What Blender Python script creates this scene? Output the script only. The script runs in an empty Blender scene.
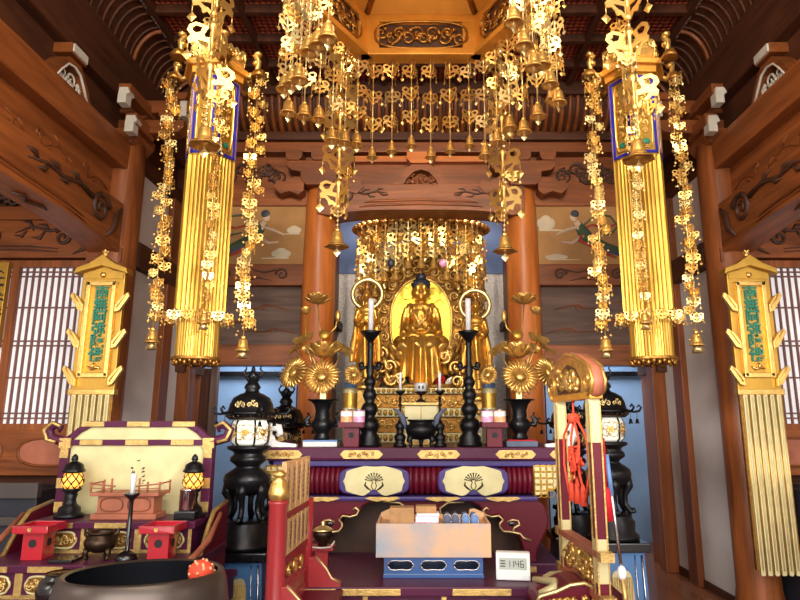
import bpy, bmesh, math, random
from mathutils import Vector, Matrix
from math import pi, sin, cos, sqrt, atan2, radians
RND = random.Random(11)
SC = bpy.context.scene
COL = SC.collection
F = 604.0; TH = math.atan(120/604.0); CX = 421.0; CAMZ = 1.5
ST, CT = sin(TH), cos(TH)
def P(px, py, Y):
    """the point at depth Y that the photograph shows at (px, py)"""
    xc = (px-CX)/F; yc = (300-py)/F; d = CT-yc*ST
    return Vector((Y*xc/d, Y, CAMZ+Y*(ST+yc*CT)/d))
def Z(py, Y): return P(CX, py, Y).z
def X(px, py, Y): return P(px, py, Y).x

# ------------------------------------------------------------------ materials
def lin(c):
    return tuple(((v/255.0)/12.92 if v/255.0 <= .04045 else ((v/255.0+.055)/1.055)**2.4) for v in c)
def _base(name):
    m = bpy.data.materials.new(name); m.use_nodes = True
    nt = m.node_tree; b = nt.nodes['Principled BSDF']
    return m, nt, b
def mat(name, rgb, rough=.5, metal=0., var=.18, scale=9., bump=0., bscale=40., emis=0., coat=0., rgb2=None, spec=None):
    m, nt, b = _base(name); N = nt.nodes; L = nt.links
    c = lin(rgb)
    tc = N.new('ShaderNodeTexCoord')
    nz = N.new('ShaderNodeTexNoise'); nz.inputs['Scale'].default_value = scale; nz.inputs['Detail'].default_value = 4
    L.new(tc.outputs['Object'], nz.inputs['Vector'])
    cr = N.new('ShaderNodeValToRGB'); cr.color_ramp.elements[0].position = .32; cr.color_ramp.elements[1].position = .68
    c2 = lin(rgb2) if rgb2 else tuple(min(1, v*(1+var)) for v in c)
    c1 = c if rgb2 else tuple(v*(1-var) for v in c)
    cr.color_ramp.elements[0].color = (*c1, 1); cr.color_ramp.elements[1].color = (*c2, 1)
    L.new(nz.outputs['Fac'], cr.inputs['Fac']); L.new(cr.outputs['Color'], b.inputs['Base Color'])
    b.inputs['Roughness'].default_value = rough; b.inputs['Metallic'].default_value = metal
    if spec is not None: b.inputs['Specular IOR Level'].default_value = spec
    if coat: b.inputs['Coat Weight'].default_value = coat; b.inputs['Coat Roughness'].default_value = .12
    if bump:
        n2 = N.new('ShaderNodeTexNoise'); n2.inputs['Scale'].default_value = bscale; n2.inputs['Detail'].default_value = 3
        L.new(tc.outputs['Object'], n2.inputs['Vector'])
        bp = N.new('ShaderNodeBump'); bp.inputs['Strength'].default_value = bump; bp.inputs['Distance'].default_value = .01
        L.new(n2.outputs['Fac'], bp.inputs['Height']); L.new(bp.outputs['Normal'], b.inputs['Normal'])
    if emis:
        L.new(cr.outputs['Color'], b.inputs['Emission Color']); b.inputs['Emission Strength'].default_value = emis
    return m
def wood(name, ca, cb, axis='z', rough=.45, scale=7., coat=.15, ring=1.):
    m, nt, b = _base(name); N = nt.nodes; L = nt.links
    tc = N.new('ShaderNodeTexCoord'); mp = N.new('ShaderNodeMapping')
    s = [scale]*3; s['xyz'.index(axis)] = scale*.09
    mp.inputs['Scale'].default_value = s
    L.new(tc.outputs['Object'], mp.inputs['Vector'])
    nz = N.new('ShaderNodeTexNoise'); nz.inputs['Scale'].default_value = 1.; nz.inputs['Detail'].default_value = 5; nz.inputs['Distortion'].default_value = 1.4*ring
    L.new(mp.outputs['Vector'], nz.inputs['Vector'])
    n3 = N.new('ShaderNodeTexNoise'); n3.inputs['Scale'].default_value = 5.; n3.inputs['Detail'].default_value = 4
    L.new(mp.outputs['Vector'], n3.inputs['Vector'])
    mx = N.new('ShaderNodeMath'); mx.operation = 'MULTIPLY_ADD'; mx.inputs[1].default_value = .35; L.new(n3.outputs['Fac'], mx.inputs[0])
    m2 = N.new('ShaderNodeMath'); m2.operation = 'MULTIPLY'; m2.inputs[1].default_value = .75; L.new(nz.outputs['Fac'], m2.inputs[0])
    L.new(m2.outputs[0], mx.inputs[2])
    cr = N.new('ShaderNodeValToRGB'); cr.color_ramp.elements[0].position = .35; cr.color_ramp.elements[1].position = .75
    cr.color_ramp.elements[0].color = (*lin(ca), 1); cr.color_ramp.elements[1].color = (*lin(cb), 1)
    L.new(mx.outputs[0], cr.inputs['Fac']); L.new(cr.outputs['Color'], b.inputs['Base Color'])
    bp = N.new('ShaderNodeBump'); bp.inputs['Strength'].default_value = .18; bp.inputs['Distance'].default_value = .006
    L.new(mx.outputs[0], bp.inputs['Height']); L.new(bp.outputs['Normal'], b.inputs['Normal'])
    b.inputs['Roughness'].default_value = rough
    b.inputs['Specular IOR Level'].default_value = .3
    if coat: b.inputs['Coat Weight'].default_value = coat*.4; b.inputs['Coat Roughness'].default_value = .25
    return m
M = {}
WA, WB = (94, 48, 22), (160, 90, 44)
for ax in 'xyz':
    M['wood_'+ax] = wood('wood_'+ax, WA, WB, ax)
    M['dark_'+ax] = wood('dark_wood_'+ax, (54, 28, 15), (92, 50, 28), ax, rough=.6, coat=0)
    M['mid_'+ax] = wood('mid_wood_'+ax, (96, 50, 22), (146, 80, 38), ax)
    M['pale_'+ax] = wood('pale_wood_'+ax, (158, 82, 32), (212, 124, 56), ax, rough=.38, scale=5)
    M['grey_'+ax] = wood('grey_wood_'+ax, (74, 54, 44), (118, 92, 78), ax, rough=.6)
M['carve'] = mat('carved_dark_wood', (70, 40, 24), .55, var=.3)
M['gold'] = mat('bright_gold', (226, 184, 104), .28, .82, var=.15, scale=14, bump=.12, bscale=60)
M['gold2'] = mat('antique_gold', (210, 164, 86), .34, .75, var=.28, scale=20, bump=.2, bscale=50)
M['gold3'] = mat('leaf_gold_sheet', (190, 148, 62), .42, .75, var=.12, scale=6, bump=.08, bscale=30)
M['banner'] = wood('banner_gold', (150, 108, 36), (214, 172, 78), 'z', rough=.4, scale=16., coat=0)
M['banner'].node_tree.nodes['Principled BSDF'].inputs['Metallic'].default_value = .8
M['gold_dk'] = mat('dark_gold', (160, 112, 50), .42, .85, var=.35, scale=25, bump=.3, bscale=45)
M['brass'] = mat('pale_brass', (232, 206, 142), .3, .85, var=.15, scale=18)
M['gilt'] = mat('gilt_lacquer', (216, 150, 58), .36, .5, var=.2, scale=4)
M['statue'] = mat('statue_gold', (214, 158, 66), .32, .75, var=.25, scale=10, bump=.1, bscale=30)
M['halo'] = mat('halo_gold', (246, 206, 64), .38, .55, var=.12, scale=8, bump=.15, bscale=25)
M['cream'] = mat('pale_gold_leaf', (208, 196, 146), .45, .3, var=.1, scale=7, bump=.1, bscale=20)
M['fit'] = mat('gilt_fitting', (200, 166, 100), .38, .7, var=.18, scale=30, bump=.35, bscale=90)
M['screen'] = mat('gold_screen_leaf', (202, 192, 142), .5, .2, var=.12, scale=9)
M['purple'] = mat('maroon_purple_lacquer', (78, 26, 56), .4, var=.15, scale=3, coat=.04, spec=.22)
M['maroon'] = mat('maroon_lacquer', (98, 18, 36), .38, var=.15, scale=3, coat=.05, spec=.25)
M['violet'] = mat('violet_sheen_lacquer', (70, 54, 118), .38, var=.12, scale=3, coat=.1, spec=.3)
M['red'] = mat('red_lacquer', (178, 22, 40), .25, var=.1, scale=3, coat=.6)
M['red2'] = mat('brick_red_lacquer', (158, 44, 48), .35, var=.12, scale=3, coat=.3)
M['black'] = mat('black_bronze', (24, 24, 27), .34, .5, var=.3, scale=14, bump=.1)
M['blacklac'] = mat('black_lacquer', (16, 17, 20), .22, var=.2, scale=5, coat=.6)
M['bowl'] = mat('dark_bronze_bowl', (92, 82, 76), .36, .75, var=.12, scale=5)
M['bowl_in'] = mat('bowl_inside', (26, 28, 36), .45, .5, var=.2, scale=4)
M['bronze'] = mat('brown_bronze', (66, 50, 38), .36, .8, var=.3, scale=12)
M['plaster'] = mat('grey_plaster', (200, 192, 186), .85, var=.08, scale=2.2, bump=.08, bscale=30)
M['white'] = mat('white_ceramic', (236, 234, 230), .35, var=.03)
M['shell'] = mat('white_painted_end', (194, 184, 168), .7, var=.08, scale=12)
M['wax'] = mat('white_wax', (236, 236, 236), .5, var=.03)
M['paper'] = mat('shoji_paper', (226, 224, 226), .9, var=.04, scale=5, emis=.26)  # emission stands in for daylight behind the shoji
M['slat'] = mat('shoji_slat', (112, 74, 66), .6, var=.15)
M['bluewall'] = mat('blue_grey_wall', (140, 166, 196), .8, var=.08, scale=2)  # blue tint carries the cool light falling in the rear room
M['skylac'] = mat('sky_sheen_lacquer', (74, 118, 170), .3, var=.12, scale=4, coat=.3)  # blue colour paints the sky reflected in the lacquer
M['bluebox'] = mat('blue_black_lacquer', (40, 82, 140), .3, var=.15, scale=4, coat=.5)
M['bluerim'] = mat('blue_enamel', (32, 30, 140), .35, var=.15)
M['green'] = mat('green_ink', (16, 112, 88), .55, var=.15, scale=20)
M['ink'] = mat('black_ink', (30, 26, 26), .7, var=.1)
M['navy'] = mat('navy_dark_panel', (38, 42, 52), .5, var=.15, scale=3)
M['greyrail'] = mat('grey_brown_rail', (76, 68, 66), .5, var=.12, scale=3)
M['cord'] = mat('red_cord', (226, 74, 46), .75, var=.15, scale=60)
M['redtas'] = mat('red_tassel', (196, 18, 34), .7, var=.15, scale=60)
M['violetcord'] = mat('purple_cord', (84, 34, 140), .7, var=.2, scale=60)
M['lcd'] = mat('lcd_grey', (166, 172, 160), .3, var=.04)
M['peach'] = mat('peach_wood_box', (206, 164, 120), .6, rgb2=(236, 184, 134), scale=3)
M['peachcl'] = mat('pale_box_sheen', (150, 162, 176), .6, rgb2=(226, 176, 130), scale=4.2)  # blue-grey share paints the cool reflection on the box front
M['tan'] = mat('tan_wood', (176, 132, 84), .6, var=.15, scale=18)
M['tagwood'] = wood('tag_wood', (178, 132, 84), (214, 172, 120), 'z', rough=.55, coat=0)
M['redwood'] = mat('red_brown_carved_wood', (160, 92, 66), .55, var=.15, scale=9)
M['pink'] = mat('pink_print', (222, 120, 172), .5, rgb2=(240, 200, 226), scale=26)
M['orange'] = mat('orange_print', (232, 140, 84), .5, rgb2=(240, 196, 150), scale=22)
M['slate'] = mat('slate_cloth', (84, 92, 112), .6, var=.15)
M['bluegrey'] = mat('steel_blue_cloth', (100, 136, 188), .6, var=.12)
M['glow'] = mat('amber_lamp_glow', (255, 170, 70), .5, var=.1, emis=1.3)
M['glowwhite'] = mat('lit_lantern_paper', (244, 240, 222), .8, var=.04, emis=.3)
M['silver'] = mat('silver_cup', (190, 186, 190), .18, 1., var=.06)
M['mural'] = mat('mural_ground', (168, 122, 72), .8, var=.12, scale=5)
M['skin'] = mat('painted_skin', (206, 176, 146), .8, var=.06)
M['hair'] = mat('blue_black_hair', (40, 42, 56), .5, var=.15, scale=30)
M['faint'] = mat('cloud_white', (200, 184, 156), .85, var=.08)
M['murgreen'] = mat('mural_green', (70, 88, 60), .8, var=.15)
M['murred'] = mat('mural_red', (160, 62, 42), .8, var=.15)
M['murblue'] = mat('mural_blue', (70, 78, 100), .8, var=.15)
M['brocade'] = mat('silver_white_brocade', (204, 200, 196), .6, rgb2=(240, 234, 224), scale=40)
M['wallshade'] = mat('blue_shaded_panel', (100, 120, 160), .75, var=.06, scale=3)  # blue tone paints the shadow over the top of the alcove wall

# ------------------------------------------------------------------ mesh builder
class MB:
    def __init__(s): s.v = []; s.f = []; s.s = []; s.m = []; s.M = None; s.mi = 0
    def add(s, vs, fs, smooth=False):
        o = len(s.v)
        if s.M is not None: vs = [s.M @ Vector(v) for v in vs]
        s.v.extend(tuple(v) for v in vs)
        for f in fs: s.f.append([o+i for i in f]); s.s.append(smooth); s.m.append(s.mi)
        return s
    def box(s, x0, x1, y0, y1, z0, z1):
        return s.add([(x0,y0,z0),(x1,y0,z0),(x1,y1,z0),(x0,y1,z0),(x0,y0,z1),(x1,y0,z1),(x1,y1,z1),(x0,y1,z1)],
            [(3,2,1,0),(4,5,6,7),(0,1,5,4),(1,2,6,5),(2,3,7,6),(3,0,4,7)])
    def cbox(s, c, d, rz=0, rx=0, ry=0):
        R = Matrix.Translation(c) @ Matrix.Rotation(rz,4,'Z') @ Matrix.Rotation(ry,4,'Y') @ Matrix.Rotation(rx,4,'X')
        h = [q/2 for q in d]
        vs = [R @ Vector(v) for v in [(-h[0],-h[1],-h[2]),(h[0],-h[1],-h[2]),(h[0],h[1],-h[2]),(-h[0],h[1],-h[2]),(-h[0],-h[1],h[2]),(h[0],-h[1],h[2]),(h[0],h[1],h[2]),(-h[0],h[1],h[2])]]
        return s.add(vs, [(3,2,1,0),(4,5,6,7),(0,1,5,4),(1,2,6,5),(2,3,7,6),(3,0,4,7)])
    def lathe(s, prof, c=(0,0,0), seg=24, smooth=True, a0=0., lobes=0, lamp=0., capb=True, capt=True):
        vs = []; n = len(prof); cx, cy, cz = c
        for r, z in prof:
            for k in range(seg):
                a = a0+2*pi*k/seg; q = r*(1+lamp*abs(cos(lobes*a/2))) if lobes else r
                vs.append((cx+q*cos(a), cy+q*sin(a), cz+z))
        fs = [(i*seg+k, i*seg+(k+1)%seg, (i+1)*seg+(k+1)%seg, (i+1)*seg+k) for i in range(n-1) for k in range(seg)]
        s.add(vs, fs, smooth)
        o = len(s.v)-len(vs)
        if capb and prof[0][0] > 1e-5: s.f.append([o+k for k in range(seg)][::-1]); s.s.append(False); s.m.append(s.mi)
        if capt and prof[-1][0] > 1e-5: s.f.append([o+(n-1)*seg+k for k in range(seg)]); s.s.append(False); s.m.append(s.mi)
        return s
    def tube(s, pts, r=.01, seg=6, close=False, flat=1., smooth=True):
        pts = [Vector(p) for p in pts]; n = len(pts); rs = r if isinstance(r, (list, tuple)) else [r]*n
        vs = []; up = None
        for i, p in enumerate(pts):
            a = pts[(i-1) % n] if (close or i > 0) else p; b = pts[(i+1) % n] if (close or i < n-1) else p
            t = (b-a)
            if t.length < 1e-9: t = Vector((0,0,1))
            t.normalize()
            if up is None:
                up = Vector((0,1,0)) if abs(t.y) < .9 else Vector((1,0,0))
            u = up-t*up.dot(t)
            if u.length < 1e-6: u = t.orthogonal()
            u.normalize(); w = t.cross(u); up = u
            for k in range(seg):
                an = 2*pi*k/seg; vs.append(p+u*(rs[i]*flat*cos(an))+w*(rs[i]*sin(an)))
        m = n if close else n-1
        fs = [(i*seg+k, i*seg+(k+1)%seg, ((i+1)%n)*seg+(k+1)%seg, ((i+1)%n)*seg+k) for i in range(m) for k in range(seg)]
        if not close: fs += [tuple(range(seg))[::-1], tuple((n-1)*seg+k for k in range(seg))]
        return s.add(vs, fs, smooth)
    def prism(s, pts, d0, d1, plane='xz', smooth=False):
        n = len(pts)
        def q(a, b, d): return (a,d,b) if plane == 'xz' else ((d,a,b) if plane == 'yz' else (a,b,d))
        vs = [q(a,b,d0) for a,b in pts]+[q(a,b,d1) for a,b in pts]
        fs = [list(range(n)), [n+i for i in range(n)][::-1]]
        s.add(vs, fs, False)
        o = len(s.v)-2*n
        for i in range(n):
            s.f.append([o+(i+1)%n, o+i, o+n+i, o+n+(i+1)%n]); s.s.append(smooth); s.m.append(s.mi)
        return s
    def ell(s, c, r, seg=14, rings=8, rot=None):
        if not isinstance(r, (tuple, list)): r = (r,r,r)
        vs = []
        for i in range(rings+1):
            ph = pi*i/rings
            for k in range(seg):
                a = 2*pi*k/seg; v = Vector((r[0]*sin(ph)*cos(a), r[1]*sin(ph)*sin(a), -r[2]*cos(ph)))
                if rot is not None: v = rot @ v
                vs.append(v+Vector(c))
        fs = [(i*seg+k, i*seg+(k+1)%seg, (i+1)*seg+(k+1)%seg, (i+1)*seg+k) for i in range(rings) for k in range(seg)]
        return s.add(vs, fs, True)
    def grid(s, fn, nu, nv, smooth=True):
        vs = [fn(i/nu, j/nv) for i in range(nu+1) for j in range(nv+1)]
        fs = [(i*(nv+1)+j, (i+1)*(nv+1)+j, (i+1)*(nv+1)+j+1, i*(nv+1)+j+1) for i in range(nu) for j in range(nv)]
        return s.add(vs, fs, smooth)
    def mesh(s, mesh, Mx=None):
        Mx = Mx or Matrix.Identity(4)
        return s.add([Mx @ v.co for v in mesh.vertices], [tuple(p.vertices) for p in mesh.polygons], False)
    def me(s, name, m, bevel=0., off=Vector((0,0,0))):
        d = bpy.data.meshes.new(name)
        d.from_pydata([tuple(Vector(v)-off) for v in s.v], [], s.f)
        for q in (m if isinstance(m, (list, tuple)) else [m]): d.materials.append(M[q])
        d.polygons.foreach_set('use_smooth', s.s); d.polygons.foreach_set('material_index', s.m)
        bm = bmesh.new(); bm.from_mesh(d)
        bmesh.ops.remove_doubles(bm, verts=bm.verts, dist=1e-6)
        bmesh.ops.recalc_face_normals(bm, faces=bm.faces)
        if bevel:
            es = [e for e in bm.edges if len(e.link_faces) == 2 and e.calc_face_angle(0) > .6]
            bmesh.ops.bevel(bm, geom=es, offset=bevel, segments=2, affect='EDGES', profile=.6, clamp_overlap=True)
        bm.to_mesh(d); bm.free()
        return d
    def each(s, name, m, parent=None, bevel=0.):
        """every connected piece becomes a part of its own"""
        p = list(range(len(s.v)))
        def fd(i):
            while p[i] != i: p[i] = p[p[i]]; i = p[i]
            return i
        for f in s.f:
            a = fd(f[0])
            for i in f[1:]: p[fd(i)] = a
        gr = {}
        for f, sm in zip(s.f, s.s): gr.setdefault(fd(f[0]), []).append((f, sm))
        out = []
        for fs in gr.values():
            q = MB(); ix = {}
            for f, sm in fs:
                for i in f:
                    if i not in ix: ix[i] = len(q.v); q.v.append(s.v[i])
                q.f.append([ix[i] for i in f]); q.s.append(sm); q.m.append(0)
            out.append(q.build(name, m, parent, bevel))
        return out
    def build(s, name, m, parent=None, bevel=0., label=None):
        off = Vector((0,0,0)); q = parent
        while q is not None: off += q.location; q = q.parent
        return put(name, s.me(name, m, bevel, off), parent, label)
def put(name, me, parent=None, label=None):
    o = bpy.data.objects.new(name, me); COL.objects.link(o)
    if parent is not None: o.parent = parent
    if label: o['label'] = label
    return o
def tag(o, label=None, cat=None, group=None, kind=None):
    if label: o['label'] = label
    if cat: o['category'] = cat
    if group: o['group'] = group
    if kind: o['kind'] = kind
    return o
def thing(name, label, cat, loc=(0,0,0), group=None, rz=0):
    o = bpy.data.objects.new(name, None); o.empty_display_size = .05; COL.objects.link(o)
    o.location = loc; o.rotation_euler = (0,0,rz)
    return tag(o, label, cat, group)
def solo(mb, name, m, label, cat, loc, group=None, bevel=0.):
    o = put(name, mb.me(name, m, bevel, Vector(loc))); o.location = loc
    return tag(o, label, cat, group)
def struct(mb, name, m, bevel=0.):
    o = mb.build(name, m, None, bevel); o['kind'] = 'structure'; return o
def dup(root, loc=None, rz=None, label=None, group=None):
    def cp(o, par):
        c = o.copy(); COL.objects.link(c)
        if par is not None: c.parent = par
        for ch in list(o.children): cp(ch, c)
        return c
    r = cp(root, None)
    if loc is not None: r.location = loc
    if rz is not None: r.rotation_euler = (0,0,rz)
    tag(r, label, None, group); return r
def from_curve(splines, ext=.002, bev=0., dim='2D', depth=0., res=4, cyc=True):
    """flat cut-out sheet with holes (2D) from closed point loops in XY -> mesh in the XZ plane"""
    c = bpy.data.curves.new('c', 'CURVE'); c.dimensions = dim; c.fill_mode = 'BOTH' if dim == '2D' else 'FULL'
    c.extrude = ext; c.bevel_depth = bev; c.resolution_u = res; c.bevel_resolution = 0
    for pts in splines:
        s = c.splines.new('POLY'); s.points.add(len(pts)-1); s.use_cyclic_u = cyc
        for p, q in zip(s.points, pts): p.co = (q[0], q[1], 0, 1)
    o = bpy.data.objects.new('c', c); COL.objects.link(o)
    dg = bpy.context.evaluated_depsgraph_get(); me = bpy.data.meshes.new_from_object(o.evaluated_get(dg))
    bpy.data.objects.remove(o); bpy.data.curves.remove(c)
    me.transform(Matrix.Rotation(pi/2, 4, 'X'))
    return me
_TX = {}
def text_mesh(body, size=1., ext=.01):
    if (body, size) in _TX: return _TX[body, size]
    c = bpy.data.curves.new('t', 'FONT'); c.body = body; c.size = size; c.extrude = ext; c.align_x = 'CENTER'; c.align_y = 'CENTER'
    c.offset = .018*size
    o = bpy.data.objects.new('t', c); COL.objects.link(o)
    dg = bpy.context.evaluated_depsgraph_get(); me = bpy.data.meshes.new_from_object(o.evaluated_get(dg))
    bpy.data.objects.remove(o); bpy.data.curves.remove(c)
    me.transform(Matrix.Rotation(pi/2, 4, 'X')); _TX[body, size] = me
    return me
def remesh(mb, vox=.01, smooth=6):
    me = mb.me('r', 'gold'); o = bpy.data.objects.new('r', me); COL.objects.link(o)
    md = o.modifiers.new('r', 'REMESH'); md.mode = 'VOXEL'; md.voxel_size = vox
    sm = o.modifiers.new('s', 'SMOOTH'); sm.iterations = smooth; sm.factor = .5
    dg = bpy.context.evaluated_depsgraph_get(); r = bpy.data.meshes.new_from_object(o.evaluated_get(dg))
    bpy.data.objects.remove(o)
    r.polygons.foreach_set('use_smooth', [True]*len(r.polygons))
    r.materials.clear()
    return r
# shape helpers
def circ(cx, cy, r, n=12, a0=0.): return [(cx+r*cos(a0+2*pi*k/n), cy+r*sin(a0+2*pi*k/n)) for k in range(n)]
def spiral(cx, cz, r, turns=1.6, a0=0., flip=1, n=22, rmin=.12):
    return [(cx+flip*r*(1-(1-rmin)*t)*cos(a0+turns*2*pi*t), cz+r*(1-(1-rmin)*t)*sin(a0+turns*2*pi*t)) for t in [i/(n-1) for i in range(n)]]
def xz(pts, y): return [(a, y, b) for a, b in pts]
def yz(pts, x): return [(x, a, b) for a, b in pts]
def mokko(w, h, lobes=3, n=64, amp=.07):
    out = []
    for k in range(n):
        a = 2*pi*k/n; c, s_ = cos(a), sin(a)
        e = 4.
        r = (abs(c)**e+abs(s_)**e)**(-1/e)
        q = 1-amp+amp*abs(cos(lobes*2*a/2+pi/2*0))
        out.append((w/2*r*c*q, h/2*r*s_*q))
    return out
def arabesque(mb, x0, x1, z0, z1, y, n, th, seed=1, conv=xz, rmax=None):
    g = random.Random(seed); h = z1-z0
    for i in range(n):
        t = (i+.5)/n; cx = x0+(x1-x0)*t+g.uniform(-.3,.3)*(x1-x0)/n; up = 1 if i % 2 else -1
        r = (rmax or h*.36)*g.uniform(.75,1.05); cz = (z0+z1)/2+up*h*.13
        mb.tube(conv(spiral(cx, cz, r, g.uniform(1.1,1.6), g.uniform(0,6.28), g.choice((1,-1)), 14), y), [th*(1-.5*k/13) for k in range(14)], 5)
        for q in range(2):
            a = g.uniform(0,6.28); ex, ez = cx+r*1.1*cos(a), cz+r*.8*sin(a)
            ez = min(max(ez, z0+th), z1-th); ex = min(max(ex, x0+th), x1-th)
            mb.tube(conv([(cx+r*.8*cos(a+.5), cz+r*.6*sin(a+.5)), (ex, ez), (ex+th*2*cos(a+1.2), ez+th*2*sin(a+1.2))], y), [th*.6, th*1.5, th*.4], 5)

for ch in '南無阿弥陀佛': text_mesh(ch, .115, .004)
# =================================================================== the room
# floor: glossy planks
def floor_mat():
    m, nt, b = _base('plank_floor'); N = nt.nodes; L = nt.links
    tc = N.new('ShaderNodeTexCoord'); mp = N.new('ShaderNodeMapping'); mp.inputs['Rotation'].default_value = (0,0,pi/2)
    br = N.new('ShaderNodeTexBrick'); br.inputs['Scale'].default_value = 1.; br.inputs['Brick Width'].default_value = 2.4; br.inputs['Row Height'].default_value = .16
    br.inputs['Mortar Size'].default_value = .004
    br.inputs['Color1'].default_value = (*lin((120,70,44)),1); br.inputs['Color2'].default_value = (*lin((142,86,56)),1); br.inputs['Mortar'].default_value = (*lin((48,26,16)),1)
    L.new(tc.outputs['Object'], mp.inputs['Vector']); L.new(mp.outputs['Vector'], br.inputs['Vector'])
    L.new(br.outputs['Color'], b.inputs['Base Color']); b.inputs['Roughness'].default_value = .22
    M['floor'] = m
def lattice_mat():
    m, nt, b = _base('woven_ceiling'); N = nt.nodes; L = nt.links
    tc = N.new('ShaderNodeTexCoord'); mp = N.new('ShaderNodeMapping'); mp.inputs['Scale'].default_value = (1,1,0)
    ck = N.new('ShaderNodeTexVoronoi'); ck.inputs['Scale'].default_value = 19.; ck.inputs['Randomness'].default_value = .12
    L.new(tc.outputs['Object'], mp.inputs['Vector']); L.new(mp.outputs['Vector'], ck.inputs['Vector'])
    cr = N.new('ShaderNodeValToRGB'); cr.color_ramp.elements[0].position = .2; cr.color_ramp.elements[1].position = .55
    cr.color_ramp.elements[0].color = (*lin((200,92,56)),1); cr.color_ramp.elements[1].color = (*lin((70,24,12)),1)
    L.new(ck.outputs['Distance'], cr.inputs['Fac']); L.new(cr.outputs['Color'], b.inputs['Base Color'])
    bp = N.new('ShaderNodeBump'); bp.inputs['Strength'].default_value = 1.; bp.inputs['Distance'].default_value = .03; bp.invert = True
    L.new(ck.outputs['Distance'], bp.inputs['Height']); L.new(bp.outputs['Normal'], b.inputs['Normal'])
    b.inputs['Roughness'].default_value = .5
    M['lattice'] = m
floor_mat(); lattice_mat()
struct(MB().box(-6,6,-3,8.6,-.1,0), 'floor', 'floor')
# coffered ceiling
CZ = 5.16
ce = struct(MB().box(-2.62,2.62,1.2,6.3,CZ,CZ+.06), 'ceiling', 'lattice')
mb = MB()
for i in range(-6, 7): mb.box(i*.4-.024, i*.4+.024, 1.2, 6.12, CZ-.09, CZ)
for j in range(13):
    y = 6.08-j*.42; mb.box(-2.46, 2.46, y-.024, y+.024, CZ-.085, CZ)
mb.build('coffer_frame', 'dark_y', ce)
# cove at the sides: curved ribs between the ceiling and the top beam
def cove(sx):
    mb = MB(); n = 8
    def pt(t): a = t*pi/2; return (sx*(2.46+.24*sin(a)), CZ-.06-.36*(1-cos(a)))
    prof = [pt(i/n) for i in range(n+1)]
    for i in range(n):
        (xa,za),(xb,zb) = prof[i], prof[i+1]
        mb.add([(xa,1.2,za),(xa,6.2,za),(xb,6.2,zb),(xb,1.2,zb)], [(0,1,2,3)], True)
    o = struct(mb, 'trim_cove', 'dark_y')
    r = MB()
    for j in range(50):
        y = 1.3+j*.098
        r.tube([(x-sx*.012, y, z-.012) for x, z in prof], .013, 5)
    r.build('fine_rib', 'dark_z', o)
    g = MB()
    for j in range(6):
        y = 5.9-j*.84
        g.tube([(x-sx*.03, y, z-.03) for x, z in prof]+[(prof[-1][0]-sx*.05, y, prof[-1][1]-.05)], .02, 6)
    g.build('main_rib', 'mid_z', o)
for sx in (-1, 1): cove(sx)
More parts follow.
